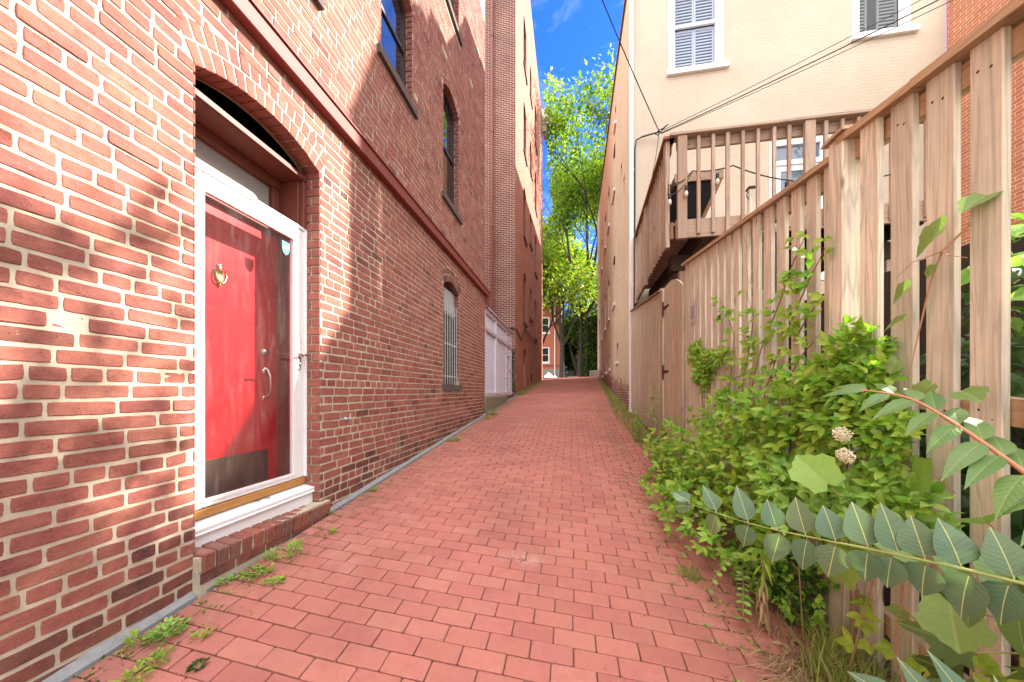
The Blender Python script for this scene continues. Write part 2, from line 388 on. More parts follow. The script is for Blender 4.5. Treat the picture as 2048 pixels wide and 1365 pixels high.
M['glass'] = m_windowglass('window_glass')
M['glassdull'] = m_windowglass('window_glass_dull', (.07,.068,.07), 1.5, .03)
M['blind'] = m_plain('blind_gray', (.36,.35,.35), .8, .2, dirt=.2)
M['storm'] = m_stormglass('storm_glass')
M['steel'] = m_plain('steel_bar_gray', (.42,.41,.40), .5, .5, .3, dirt=.2)
M['bluewood'] = m_peelpaint('paint_pale_lilac', (.60,.60,.70), (.36,.25,.24), .70)
M['lilac_trim'] = m_peelpaint('paint_lilac_trim', (.52,.47,.52), (.30,.17,.14), .58)
WOODC = [(.53,.46,.365), (.65,.575,.46), (.75,.67,.55)]
M['fence'] = m_wood('cedar_weathered_upright', 'z', WOODC, .5, algae=.8)
M['fence_y'] = m_wood('cedar_weathered_rail', 'y', [(.36,.22,.13), (.43,.28,.17), (.48,.32,.20)], .25)
M['oldfence'] = m_wood('cedar_old_upright', 'z', [(.45,.35,.245), (.53,.42,.30), (.60,.49,.36)], .4, algae=.5)
DECKC = [(.30,.19,.13), (.40,.27,.19), (.52,.40,.31)]
M['deck_z'] = m_wood('deck_lumber_upright', 'z', DECKC, .45)
M['deck_x'] = m_wood('deck_lumber_across', 'x', DECKC, .4)
M['deck_y'] = m_wood('deck_lumber_along', 'y', [(.20,.095,.05), (.26,.125,.065), (.30,.16,.09)], .15)
M['plastic_w'] = m_plain('pvc_white', (.74,.70,.69), .5, .4, dirt=.2)
M['cable'] = m_plain('cable_black', (.02,.018,.017), .6, .4)
M['shutter'] = m_plain('shutter_blue_gray', (.42,.49,.66), .6, .3, dirt=.15)
M['shutter_d'] = m_plain('shutter_gray', (.20,.205,.20), .7, .3, dirt=.2)
M['bulb'] = m_plain('bulb_clear_glass', (.6,.5,.4), .1, .6, dirt=.1)
M['sign'] = m_plain('sign_gray_tin', (.50,.46,.44), .5, .4, dirt=.3)
M['signtext'] = m_plain('sign_text_gray', (.25,.24,.26), .7, .2)
M['teal'] = m_plain('sticker_teal', (.06,.30,.38), .4, .4, dirt=.05)
M['soil'] = m_plain('soil_leaf_litter', (.085,.055,.036), .95, .1, dirt=.6, bumps=.6, scale=24)
M['asphalt'] = m_plain('street_asphalt', (.22,.20,.19), .9, .2, dirt=.3)
M['roof'] = m_plain('roof_tar', (.05,.045,.045), .9, .2)
M['bark'] = m_plain('bark_gray_brown', (.06,.046,.035), .95, .1, dirt=.6, bumps=.8, scale=9)
M['stem_red'] = m_plain('stem_tan_red', (.42,.20,.11), .6, .3, dirt=.2)
M['stem_green'] = m_plain('stem_green', (.22,.25,.07), .6, .3, dirt=.2)
M['stem_brown'] = m_plain('stem_dry_brown', (.27,.165,.09), .8, .2, dirt=.4)
M['flower'] = m_plain('flower_cream', (.72,.68,.50), .7, .2, dirt=.25)
M['leaf_shrub'] = m_leaf('leaf_shrub_green', [(.12,.30,.022), (.20,.40,.035), (.29,.48,.055), (.38,.54,.085)], veins=.35, veincol=(.3,.38,.12))
M['leaf_yellow'] = m_leaf('leaf_vine_yellow_green', [(.22,.35,.03), (.32,.45,.05), (.41,.51,.08)], veins=.3, veincol=(.4,.42,.15))
M['leaf_dark'] = m_leaf('leaf_dark_green', [(.03,.075,.012), (.05,.11,.016), (.075,.145,.022)], veins=.3, veincol=(.14,.22,.07))
M['leaf_bright'] = m_leaf('leaf_bright_green', [(.20,.40,.065), (.30,.50,.10), (.39,.56,.15)], veins=.3, veincol=(.4,.5,.2))
M['leaf_ail'] = m_leaf('leaf_ailanthus_bluegreen', [(.078,.145,.082), (.105,.165,.085), (.088,.155,.095), (.13,.175,.082)], .5, .2, .85, (.48,.47,.20))
M['leaf_ail2'] = m_leaf('leaf_ailanthus_green', [(.10,.19,.05), (.135,.225,.06), (.12,.205,.07)], .45, .25, .6, (.36,.42,.18))
M['leaf_maple'] = m_leaf('leaf_maple_olive', [(.05,.085,.01), (.075,.115,.013), (.10,.14,.02)], .45, .3, .5, (.22,.26,.08))
M['leaf_grape'] = m_leaf('leaf_grape', [(.17,.27,.07), (.22,.32,.09), (.2,.32,.11)], .5, .3, .5, (.34,.42,.18))
M['leaf_tree'] = m_leaf('leaf_street_tree', [(.10,.20,.025), (.16,.28,.03), (.22,.35,.045), (.30,.42,.065)], .45, .55)
M['leaf_tree2'] = m_leaf('leaf_street_tree_deep', [(.06,.14,.02), (.10,.20,.025), (.15,.26,.035)], .45, .45)
M['leaf_tree_y'] = m_leaf('leaf_tree_yellow_green', [(.26,.31,.035), (.34,.38,.05), (.42,.44,.07)], .45, .5)
M['leaf_hedge'] = m_leaf('leaf_hedge_dark', [(.018,.045,.01), (.03,.065,.014), (.045,.09,.018)], .5, .25)
M['grass'] = m_leaf('grass_blade', [(.16,.26,.03), (.24,.34,.05), (.31,.37,.09), (.38,.35,.14)], .6, .35)
M['drygrass'] = m_leaf('grass_dry', [(.36,.25,.13), (.42,.30,.17), (.30,.19,.10)], .8, .2)

# ------------------------------------------------------------------ ground form
def XR(Y): return 1.35 if Y < 8 else 1.366 + .0344*(Y-8.14)
def ease(Y):
    # slope fades out over the crest between 26 and 29 m
    if Y <= 26: return Y
    t = min(1.0, (Y-26)/3.0); return 26 + 3*(t - t*t/2)
def G(X, Y):
    Y = ease(Y)
    a = -1.2 + .084*Y
    b = -1.576 + .139*Y if Y < 7.5 else -.534 + .0867*(Y-7.5)
    f = max(0, min(1, (X+1.97)/(XR(Y)+1.97)))
    return a*(1-f) + b*f

def wall_face(mb, P, h0, h1, z0, z1, holes, mi=0, reveal_mi=None, soffit=True, zt_outer=None):
    """strip-built wall with arched openings; holes: (a, b, zbottom, zspring, rise, depth)"""
    bp = {h0, h1}
    for a, b, zb, zs, r, d in holes:
        n = 10 if r else 1
        for i in range(n+1): bp.add(round(a + (b-a)*i/n, 5))
    if zt_outer:
        for h, _ in zt_outer: bp.add(h)
    def top(h):
        if not zt_outer: return z1
        for (ha, za), (hb, zb_) in zip(zt_outer, zt_outer[1:]):
            if ha <= h <= hb: return za + (zb_-za)*(h-ha)/max(1e-6, hb-ha)
        return z1
    bp = sorted(x for x in bp if h0 <= x <= h1)
    def zt(H, h):
        a, b, zb, zs, r, d = H; return zs + r*(1-((h-(a+b)/2)/((b-a)/2))**2)
    def Q(pts): mb.face([P(h, z, 0) for h, z in pts], [(h, z) for h, z in pts], mi)
    for a, b in zip(bp, bp[1:]):
        m = (a+b)/2
        hs = sorted([H for H in holes if H[0] < m < H[1]], key=lambda H: H[2])
        ca = cb = z0
        for H in hs:
            Q([(a, ca), (b, cb), (b, H[2]), (a, H[2])]); ca, cb = zt(H, a), zt(H, b)
            if soffit:
                mb.face([P(a, ca, 0), P(b, cb, 0), P(b, cb, H[5]), P(a, ca, H[5])], [(a, 0), (b, 0), (b, H[5]), (a, H[5])], mi if reveal_mi is None else reveal_mi)
        Q([(a, ca), (b, cb), (b, top(b-1e-6)), (a, top(a+1e-6))])
    for H in holes:
        a, b, zb, zs, r, d = H; k = mi if reveal_mi is None else reveal_mi
        for h in (a, b): mb.face([P(h, zb, 0), P(h, zb, d), P(h, zs, d), P(h, zs, 0)], [(0, zb), (d, zb), (d, zs), (0, zs)], k)
        mb.face([P(a, zb, 0), P(b, zb, 0), P(b, zb, d), P(a, zb, d)], [(a, 0), (b, 0), (b, d), (a, d)], k)

def arch_poly(a, b, zb, zs, r, n=10):
    pts = [(a, zb), (b, zb)]
    for i in range(n+1):
        h = b + (a-b)*i/n; pts.append((h, zs + r*(1-((h-(a+b)/2)/((b-a)/2))**2)))
    return pts

# ================================================================== SETTING
def ground_sheet():
    mb = MB()
    xs = [-250, -60, -12, -1.97, -1, 0, .7, 1.35, 2, 4, 8, 14, 60, 250]
    ys = [-60, -20, -6, -2, 0, 1, 2, 3, 4, 5, 6, 7.5, 10, 14, 18, 22, 26, 27, 28, 29, 35, 60, 120, 300]
    for i in range(len(xs)-1):
        for j in range(len(ys)-1):
            q = [(xs[i], ys[j]), (xs[i+1], ys[j]), (xs[i+1], ys[j+1]), (xs[i], ys[j+1])]
            mb.face([(x, y, G(x, y)-.022) for x, y in q])
    return tag(mb.build('ground', M['soil']), kind='structure')
ground_sheet()

def paving():
    base = MB(); ys = [-1.5+.5*i for i in range(61)]
    xsn = 8
    for a, b in zip(ys, ys[1:]):
        for k in range(xsn):
            f0, f1 = k/xsn, (k+1)/xsn
            q = []
            for Y, f in ((a, f0), (a, f1), (b, f1), (b, f0)):
                X = -1.92 + (XR(Y)-.0+1.92)*f; q.append((X, Y, G(X, Y)-.008))
            base.face(q)
    bo = tag(base.build('paving_bed', M['joint']), kind='structure')
    mb = MB(); L, W = .203, .102
    nrow = int(28.5/W)
    for r in range(nrow):
        y0 = -.6 + r*W; xoff = -1.915 + (L/2 if r % 2 else 0) - L
        near = y0 < 4.5
        k = 0; x = xoff + R.uniform(-.008, .008)
        while x < XR(y0)-.02:
            l = L*R.uniform(.985, 1.015); x0, x1 = x, x+l; x += l
            x0 = max(x0, -1.915); x1 = min(x1, XR(y0)-.015)
            if x1-x0 < .04: continue
            wav = lambda X: .012*math.sin(X*1.7+y0*.6) + .010*noise.noise((X*.9, y0*.5, 3.1))
            g = .0022 if near else .0032
            jz = R.gauss(0, .0011); tx = R.gauss(0, .006); ty = R.gauss(0, .008)
            xm = (x0+x1)/2
            def P(X, Yl, dz=0):
                Yy = y0 + Yl + wav(X)
                return (X, Yy, G(X, Yy) + .004 + jz + tx*(X-xm) + ty*(Yl-W/2) + .004*noise.noise((X*2.2, Yy*2.2, 0)) + dz)
            a0, a1, b0, b1 = x0+g+R.uniform(0,.0012), x1-g-R.uniform(0,.0012), g+R.uniform(0,.0012), W-g-R.uniform(0,.0012)
            e = .0035
            if near:
                # rounded corner outline
                def ring(i, dz):
                    c = .006
                    pts = [(a0+i+c,b0+i),(xm,b0+i+R.uniform(-.0006,.0006)),(a1-i-c,b0+i),(a1-i,b0+i+c),(a1-i,b1-i-c),(a1-i-c,b1-i),(xm,b1-i+R.uniform(-.0006,.0006)),(a0+i+c,b1-i),(a0+i,b1-i-c),(a0+i,b0+i+c)]
                    return [P(px, py, dz) for px, py in pts]
                o, t = ring(0, -.012), ring(.0, -.0025); u = ring(e, 0); n = 10
                vs = o + t + u
                fs = [tuple(2*n+i for i in range(n))] + [(n+i, n+(i+1) % n, 2*n+(i+1) % n, 2*n+i) for i in range(n)] + [(i, (i+1) % n, n+(i+1) % n, n+i) for i in range(n)]
            else:
                o = [P(a0,b0,-.01),P(a1,b0,-.01),P(a1,b1,-.01),P(a0,b1,-.01)]; u = [P(a0+e,b0+e),P(a1-e,b0+e),P(a1-e,b1-e),P(a0+e,b1-e)]
                vs = o + u; fs = [(4,5,6,7)] + [(i,(i+1)%4,4+(i+1)%4,4+i) for i in range(4)]
            mb.raw(vs, fs)
    return tag(mb.build('alley_paving', M['paver']), kind='structure')
paving()
def kerb():
    mb = MB(); n = 150
    for i in range(n):
        y0, y1 = -1 + 26*i/n, -1 + 26*(i+1)/n
        def pr(Y):
            w = .036 + .014*noise.noise((Y*2.3, 1, 0)); h = .010 + .007*noise.noise((Y*5, 4, 0)); z = G(-1.93, Y)
            return [(-1.972, Y, z+h+.018), (-1.972+w*.55, Y, z+h), (-1.972+w, Y, z+.004), (-1.972+w, Y, z-.03)]
        a, b = pr(y0), pr(y1)
        for k in range(3): mb.face([a[k], a[k+1], b[k+1], b[k]])
    return tag(mb.build('kerb_strip', M['concrete']), kind='structure')
kerb()
def street():
    mb = MB(); z = G(0, 40)
    mb.box(-60, 60, 29.2, 37, z-.1, z+.004)
    o = tag(mb.build('street', M['asphalt']), kind='structure')
    mb = MB(); mb.box(-60, 60, 37, 39.5, z-.1, z+.12)
    tag(mb.build('pavement', M['concrete']), kind='structure')
street()

# ================================================================== LEFT HOUSE (brick, with ledge)
WX = -1.97
PL = lambda h, z, d: (WX-.0035-d, h, z)
H_DOOR = (1.49, 2.42, -1.6, 1.745, .118, .16)
H_W0 = (1.68, 2.33, 3.13, 4.72, .13, .13)
H_W1 = (3.30, 4.03, 3.60, 4.80, .14, .13)
H_W2 = (5.08, 5.85, 3.12, 4.85, .15, .13)
H_W3 = (5.08, 5.85, 6.36, 7.90, .15, .13)
H_BW = (5.10, 5.85, .11, 1.70, .13, .13)
HOLES = [H_DOOR, H_W0, H_W1, H_W2, H_W3, H_BW]
house = thing('brick_house', (WX, 3, -1.0), 'red brick house with glossy red door behind white storm door', 'house')
mb = MB()
wall_face(mb, PL, -3.0, 7.73, -1.6, 9.5, HOLES)
mb.face([(WX-.006, 7.73, -1.6), (-9, 7.73, -1.6), (-9, 7.73, 9.5), (WX-.006, 7.73, 9.5)], None, 1)
mb.face([(WX-.006, -3, -1.6), (-9, -3, -1.6), (-9, -3, 9.5), (WX-.006, -3, 9.5)], None, 1)
mb.face([(-9, -3, -1.6), (-9, 7.73, -1.6), (-9, 7.73, 9.5), (-9, -3, 9.5)], None, 1)
mb.face([(WX-.006, -3, 9.5), (WX-.006, 7.73, 9.5), (-9, 7.73, 9.5), (-9, -3, 9.5)], None, 2)
house_wall = mb.build('wall', [M['mortar'], M['brick2'], M['roof']], house)

def hole_span(z, ring):
    out = []
    for a, b, zb, zs, r, d in HOLES:
        c, w = (a+b)/2, (b-a)/2
        top = zs + r + ring
        sill = .11 if zb > 0 else 0
        if zb - sill - .03 < z < zs - .012: out.append((a, b) if z > zb else (a-.09, b+.1))
        elif zs - .012 <= z < top:
            # ring of voussoirs: springs widen a little
            q = 1 - (z - ring - zs)/r if z > zs + ring else 1
            k = w*math.sqrt(max(0, min(1, q))) + (.02 if z < zs+ring else 0)
            out.append((c-k-.03, c+k+.03))
    return out
def add_brick(mb, y0, y1, z0, z1, near, mi, proud=0.0):
    x1 = WX + proud + R.gauss(0, .0012); xb = WX-.010
    if near:
        n1 = max(2, int((y1-y0)/.024)); n2 = 3; pts = []
        sl = R.gauss(0, .0018)
        for i in range(n1): pts.append((y0+(y1-y0)*i/n1, z0))
        for i in range(n2): pts.append((y1, z0+(z1-z0)*i/n2))
        for i in range(n1): pts.append((y1-(y1-y0)*i/n1, z1))
        for i in range(n2): pts.append((y0, z1-(z1-z0)*i/n2))
        cy, cz = (y0+y1)/2, (z0+z1)/2; P = []; seed = R.random()*50
        for y, z in pts:
            corner = min(abs(y-y0), abs(y-y1)) < .001 and min(abs(z-z0), abs(z-z1)) < .001
            pull = .0022 if corner else 0
            j = .0017*noise.noise((y*38+seed, z*38, seed)) + .0013*noise.noise((y*110, z*110+seed, 0))
            dy, dz = (1 if y > cy else -1), (1 if z > cz else -1)
            P.append((y - dy*pull + j*.8, z - dz*pull*.7 + j + sl*(y-cy)/(y1-y0)*2))
        n = len(P); e = .0022
        out = [(xb, y, z) for y, z in P]
        mid = [(x1-.0014, y, z) for y, z in P]
        inn = [(x1 + R.gauss(0, .0005), cy+(y-cy)*(1-2*e/(y1-y0)), cz+(z-cz)*(1-2*e/(z1-z0))) for y, z in P]
        fs = [tuple(2*n+i for i in range(n))]
        for a in (0, n): fs += [(a+i, a+(i+1) % n, a+n+(i+1) % n, a+n+i) for i in range(n)]
        mb.raw(out+mid+inn, fs, mi)
    else:
        e = .003; o = [(xb,y0,z0),(xb,y1,z0),(xb,y1,z1),(xb,y0,z1)]; u = [(x1,y0+e,z0+e),(x1,y1-e,z0+e),(x1,y1-e,z1-e),(x1,y0+e,z1-e)]
        mb.raw(o+u, [(4,5,6,7)]+[(i,(i+1)%4,4+(i+1)%4,4+i) for i in range(4)], mi)
bk = MB(); RING = .105; CH = .0692
i = 0; z = -1.42
while z < 8.6:
    hdr = (i % 6 == 3); Lb = .104 if hdr else .207
    y = -1.25 + (0 if i % 2 else Lb/2) + R.uniform(-.02, .02)
    spans = hole_span(z+.034, RING*2 if z < 2.1 else RING)
    ymax = 7.725
    ymin_vis = .35
    while y < ymax:
        l = Lb*R.uniform(.94, 1.05)
        if not hdr and R.random() < .10: l = .104
        a, b = y, min(y+l, ymax); y += l
        if b < ymin_vis or z + .07 < G(WX, b) - .03: continue
        if 2.215 < z+.03 < 2.37: continue
        segs = [(a, b)]
        for s0, s1 in spans:
            ns = []
            for p, q in segs:
                if q <= s0 or p >= s1: ns.append((p, q)); continue
                if p < s0: ns.append((p, s0))
                if q > s1: ns.append((s1, q))
            segs = ns
        for p, q in segs:
            edge_l = any(abs(p-s1) < 1e-6 for s0, s1 in spans); edge_r = any(abs(q-s0) < 1e-6 for s0, s1 in spans)
            j = .0068 if z < 2.2 and b < 3.4 else .0045
            p2 = p + (0 if edge_l else j); q2 = q - (0 if edge_r else j)
            if q2-p2 < .02: continue
            near = (b < 3.3 and z < 2.3)
            hg = z - G(WX, b)
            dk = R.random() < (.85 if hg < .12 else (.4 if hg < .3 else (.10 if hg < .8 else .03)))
            jz = R.gauss(0, .0012); jt = .0076 if near else .0048
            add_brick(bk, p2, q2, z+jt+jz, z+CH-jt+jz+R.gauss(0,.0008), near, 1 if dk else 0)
    z += CH; i += 1
# arch voussoirs and jamb bricks
def voussoirs(mb, H, rows, n, depth, mi=0):
    a, b, zb, zs, r, d = H; c, w = (a+b)/2, (b-a)/2
    Rr = (w*w + r*r)/(2*r); zc = zs + r - Rr; A = math.asin(min(1, w/Rr))
    for k in range(rows):
        r0 = Rr + k*(RING) + (.003 if k else -.009); r1 = Rr + (k+1)*RING - .008
        nn = n + k
        for q in range(nn):
            t0 = -A + 2*A*q/nn + .0055/r0; t1 = -A + 2*A*(q+1)/nn - .0055/r0
            if k == 1: t0 -= A/nn*.0; 
            pts = []
            for rr, t in ((r0, t0), (r0, t1), (r1, t1), (r1, t0)):
                pts.append((c + rr*math.sin(t) + R.gauss(0,.0008), zc + rr*math.cos(t) + R.gauss(0,.0008)))
            x1 = WX + R.gauss(0, .001); xb = WX - (depth if k == 0 else .012)
            cy = sum(p[0] for p in pts)/4; cz = sum(p[1] for p in pts)/4
            vs = [(xb, y, z) for y, z in pts] + [(x1-.003, y, z) for y, z in pts] + [(x1, cy+(y-cy)*.9, cz+(z-cz)*.95) for y, z in pts]
            fs = [(8,9,10,11)] + [(i,(i+1)%4,4+(i+1)%4,4+i) for i in range(4)] + [(4+i,4+(i+1)%4,8+(i+1)%4,8+i) for i in range(4)]
            mb.raw(vs, fs, mi)
voussoirs(bk, H_DOOR, 2, 15, .135)
for H in (H_W0, H_W1, H_W2, H_W3): voussoirs(bk, H, 1, 12, .10)
voussoirs(bk, H_BW, 2, 12, .10, 1)
for H in HOLES:
    a, b, zb, zs, r, d = H; z = -1.42
    while z < zs:
        if z > max(zb, G(WX, b)-.1) and z+CH < zs+.03:
            hd = int(round(z/CH)) % 2
            for x0, x1 in (((-d, -.085), (-.075, 0)) if hd else ((-d, 0),)):
                bk.box(WX+x0+.004, WX+x1-.0025, b-.012, b+.004+R.gauss(0,.0008)-.006, z+.006, z+CH-.006, 0, .003)
                bk.box(WX+x0+.004, WX+x1-.0025, a+.002, a+.012, z+.006, z+CH-.006, 0, .003)
        z += CH
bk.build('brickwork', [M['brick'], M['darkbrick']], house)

# ledge (string course of painted timber)
mb = MB(); mb.box(WX-.004, -1.90, -2.5, 7.98, 2.225, 2.345, 0, .006); mb.box(WX-.004, -1.885, -2.5, 7.985, 2.345, 2.362, 0, .003)
mb.box(-2.06, -1.90, 7.736, 7.86, 2.0, 2.21, 0, .006)
mb.build('ledge', M['oxide'], house)
# windows of the left house
def sash_window(H, P, parent, mats, sill=True, rail=True, fr=.05, sillout=.045, silln='sill', recess=.085, pane=None, split=0):
    a, b, zb, zs, r, d = H; n = 8 if r else 1
    outer = arch_poly(a+.004, b-.004, zb+.002, zs, r, 8) if r else [(a+.004, zb+.002), (b-.004, zb+.002), (b-.004, zs-.004), (a+.004, zs-.004)]
    cz = (zb+zs)/2; cy = (a+b)/2
    inner = [(cy+(h-cy)*(1-2*fr/(b-a)), cz+(z-cz)*(1-2*fr/(zs+r-zb))) for h, z in outer]
    f = MB(); k = len(outer)
    for i in range(k):
        j = (i+1) % k
        p0, p1, q0, q1 = outer[i], outer[j], inner[i], inner[j]
        f.face([P(*p0, recess), P(*p1, recess), P(*q1, recess), P(*q0, recess)])
        f.face([P(*q0, recess), P(*q1, recess), P(*q1, recess+.045), P(*q0, recess+.045)])
    zm = zb + (zs+r-zb)*.5
    def bx(h0, h1, z0, z1, d0, d1):
        f.prism([(h0,z0),(h1,z0),(h1,z1),(h0,z1)], P, d0, d1)
    if rail: bx(a+fr, b-fr, zm-.022, zm+.022, recess+.004, recess+.04)
    for s_ in range(split): 
        h = a + (b-a)*(s_+1)/(split+1); bx(h-.012, h+.012, zb+fr, zs+r-fr, recess+.006, recess+.04)
    w = f.build('window', mats[0], parent)
    g = MB(); g.face([P(h, z, recess+.025) for h, z in inner], [(h, z) for h, z in inner])
    g.build('pane', pane or mats[1], w)
    if sill:
        s = MB(); s.prism([(a-.075, zb-.095), (b+.085, zb-.095), (b+.085, zb-.004), (a-.075, zb-.004)], P, -sillout, recess-.002)
        s.build(silln, mats[2], w)
    return w
wm = (M['frame'], M['glass'], M['stone'])
w0 = sash_window(H_W0, PL, house, wm); w1 = sash_window(H_W1, PL, house, wm); w2 = sash_window(H_W2, PL, house, wm); w3 = sash_window(H_W3, PL, house, wm)
w0['label'] = 'window over the red door, its sill just in view'
bw = sash_window(H_BW, PL, house, (M['frame'], M['glassdull'], M['stone']), rail=False)
bw['label'] = 'ground floor window behind steel bars'
mb = MB(); a, b = H_BW[0]+.03, H_BW[1]-.03
mb.box(WX-.11, WX-.085, a, b, 1.30, 1.72); mb.build('blind', M['blind'], bw)
mb = MB()
for i in range(7):
    y = a + .01 + (b-a-.02)*i/6; mb.tube([(WX-.035, y, .125), (WX-.035, y, 1.47)], .0085, 8)
for z in (.25, .79, 1.34): mb.box(WX-.047, WX-.038, a-.01, b+.01, z-.013, z+.013)
mb.build('bars', M['steel'], bw)

# door assembly
XS = -2.10
mb = MB()
y0, y1, zb, zt_ = 1.515, 2.405, -.68, 1.275
gy0, gy1, gz0, gz1 = 1.640, 2.290, -.635, 1.172
for bx in ((XS-.035, XS, y0, gy0, zb, zt_), (XS-.035, XS, gy1, y1, zb, zt_), (XS-.035, XS, gy0, gy1, zb, gz0), (XS-.035, XS, gy0, gy1, gz1, zt_)):
    mb.box(*bx, 0, .006)
# z-bar trim and closer lip
mb.box(XS-.01, XS+.018, 2.398, 2.413, zb, zt_+.012, 0, .003)
mb.box(XS-.03, XS+.008, y0, 2.41, zt_+.002, zt_+.026, 0, .003)
for bx in ((XS+.001, XS+.008, gy0-.018, gy0+.004, gz0-.012, gz1+.012), (XS+.001, XS+.008, gy1-.004, gy1+.018, gz0-.012, gz1+.012), (XS+.001, XS+.008, gy0+.004, gy1-.004, gz0-.014, gz0+.006), (XS+.001, XS+.008, gy0+.004, gy1-.004, gz1-.006, gz1+.014)):
    mb.box(*bx, 0, .002)
storm = mb.build('storm_door', M['white'], house)
mb = MB(); mb.face([(XS-.014, gy0-.01, gz0-.01), (XS-.014, gy1+.01, gz0-.01), (XS-.014, gy1+.01, gz1+.01), (XS-.014, gy0-.01, gz1+.01)]); mb.build('glass', M['storm'], storm)
mb = MB(); mb.box(XS-.03, XS+.006, y0, y1, -.735, -.684, 0, .004); mb.build('door_sweep', M['gold'], storm)
mb = MB(); mb.box(XS, XS+.008, 2.325, 2.358, .17, .40, 0, .003); mb.lathe((XS+.008, 2.342, .285), [(.016,0),(.016,.03),(.010,.034),(.0,.036)], 12, 0, 'x')
mb.tube([(XS+.036, 2.342, .285), (XS+.05, 2.32, .286), (XS+.052, 2.27, .292), (XS+.048, 2.235, .284), (XS+.044, 2.222, .29)], [.011,.010,.008,.008,.005], 8)
mb.tube([(XS+.036, 2.342, .285), (XS+.04, 2.37, .287), (XS+.04, 2.395, .28)], [.011,.009,.007], 8)
mb.lathe((XS+.008, 2.342, .215), [(.009,0),(.009,.006),(0,.007)], 10, 0, 'x')
mb.build('handle', M['nickel'], storm, True)
# security sticker on the storm glass: plain shield
mb = MB(); sh = [(-.034,.05),(.034,.05),(.034,-.005),(.022,-.035),(0,-.052),(-.022,-.035),(-.034,-.005)]
PS = lambda h, z, d: (XS-.0125-d, h, z)
mb.prism([(2.235+h, 1.075+z) for h, z in sh], PS, 0, .001)
mb.prism([(2.235+h*.72, 1.08+z*.72) for h, z in [(-.03,.012),(.03,.012),(.03,.02),(-.03,.02)]], PS, -.0008, 0, 1)
mb.prism([(2.235+h*.72, 1.08+z*.72) for h, z in [(-.03,-.01),(.03,-.01),(.03,-.002),(-.03,-.002)]], PS, -.0008, 0, 1)
mb.build('sticker', [M['teal'], M['white']], storm)
# red front door
XD = -2.31
mb = MB(); mb.box(XD-.045, XD, 1.53, 2.40, -.74, 1.235, 0, .004); fd = mb.build('front_door', M['door'], house)
mb = MB(); mb.box(XD, XD+.003, 1.60, 2.275, -.685, -.445, 0, .001)
for y in (1.63, 1.78, 1.93, 2.09, 2.25):
    for z in (-.665, -.465): mb.lathe((XD+.003, y, z), [(.006,0),(.004,.002),(0,.003)], 8, 0, 'x')
mb.build('kick_plate', M['kick'], fd)
mb = MB(); ky, kz = 1.90, .77; n0 = len(mb.v)
mb.lathe((XD, ky, kz+.085), [(.018,0),(.018,.01),(.008,.014),(0,.016)], 12, 0, 'x')
mb.lathe((XD+.012, ky, kz+.06), [(.004,-.02),(.014,-.008),(.01,.0),(.012,.012),(.006,.022),(.009,.03),(.003,.042),(0,.044)], 10)
ur = [(0,-.075),(.012,-.07),(.03,-.05),(.042,-.02),(.046,.015),(.04,.045),(.03,.055)]
mb.prism([(ky+h, kz+z) for h, z in ur] + [(ky-h, kz+z) for h, z in ur[::-1]][:-1], lambda h, z, d: (XD-d, h, z), -.006, 0)
mb.tube([(XD+.02, ky-.04, kz+.05)] + [(XD+.026, ky-.046*math.cos(PI*t/8), kz-.005-.06*math.sin(PI*t/8)) for t in range(9)] + [(XD+.02, ky+.04, kz+.05)], .007, 8)
mb.lathe((XD+.012, ky, kz-.085), [(.0,-.016),(.008,-.008),(.005,.0),(.010,.01),(0,.014)], 8)
mb.v = [(XD+(a-XD)*.85, ky+(b-ky)*.72, kz+(c_-kz)*.78) for a, b, c_ in mb.v]
mb.build('knocker', M['brass'], fd, True)
mb = MB(); hy = 2.245
mb.lathe((XD, hy-.01, .30), [(.030,0),(.030,.012),(.022,.018),(.020,.03),(0,.031)], 14, 0, 'x')
mb.tube([(XD+.005, hy, .17), (XD+.03, hy, .165), (XD+.05, hy, .12), (XD+.055, hy+.004, .05), (XD+.045, hy, -.01), (XD+.015, hy, -.04), (XD+.003, hy, -.05)], [.014,.009,.009,.010,.008,.009,.015], 8)
mb.lathe((XD, hy, .155), [(.022,0),(.018,.01),(0,.012)], 12, 0, 'x'); mb.lathe((XD, hy, -.05), [(.018,0),(.014,.008),(0,.01)], 12, 0, 'x')
mb.build('handle', M['nickel'], fd, True)
# timber frame, transom
mb = MB()
mb.box(-2.36, -2.125, 2.365, 2.415, -.74, 1.668, 0, .004); mb.box(-2.36, -2.125, 1.495, 1.545, -.74, 1.668, 0, .004); mb.box(-2.345, -2.28, 1.545, 2.365, 1.60, 1.668, 0, .004)
mb.box(-2.36, -2.095, 1.495, 2.415, 1.67, 1.70, 0, .004); mb.box(-2.097, -2.080, 1.50, 2.41, 1.672, 1.712, 0, .004)
mb.box(-2.36, -2.27, 1.545, 2.365, 1.236, 1.29, 0, .004); mb.box(-2.345, -2.29, 2.30, 2.365, 1.29, 1.60, 0, .004); mb.box(-2.345, -2.29, 1.545, 1.60, 1.29, 1.60, 0, .004)
mb.box(-2.125, -2.085, 2.378, 2.416, 1.3, 1.668, 0, .004)
frm = mb.build('door_frame', M['oxide_dark'], house)
mb = MB(); mb.box(-2.335, -2.328, 1.60, 2.30, 1.29, 1.60); tr = mb.build('transom_light', m_windowglass('transom_frosted_glass', (.30,.29,.28), 1.5, .05), frm)
mb = MB(); mb.box(-2.40, -2.365, 1.3, 2.6, -1.2, 2.1); mb.build('shade_infill', M['black'], frm)  # black sheet stands for deep shade in the void over the lintel
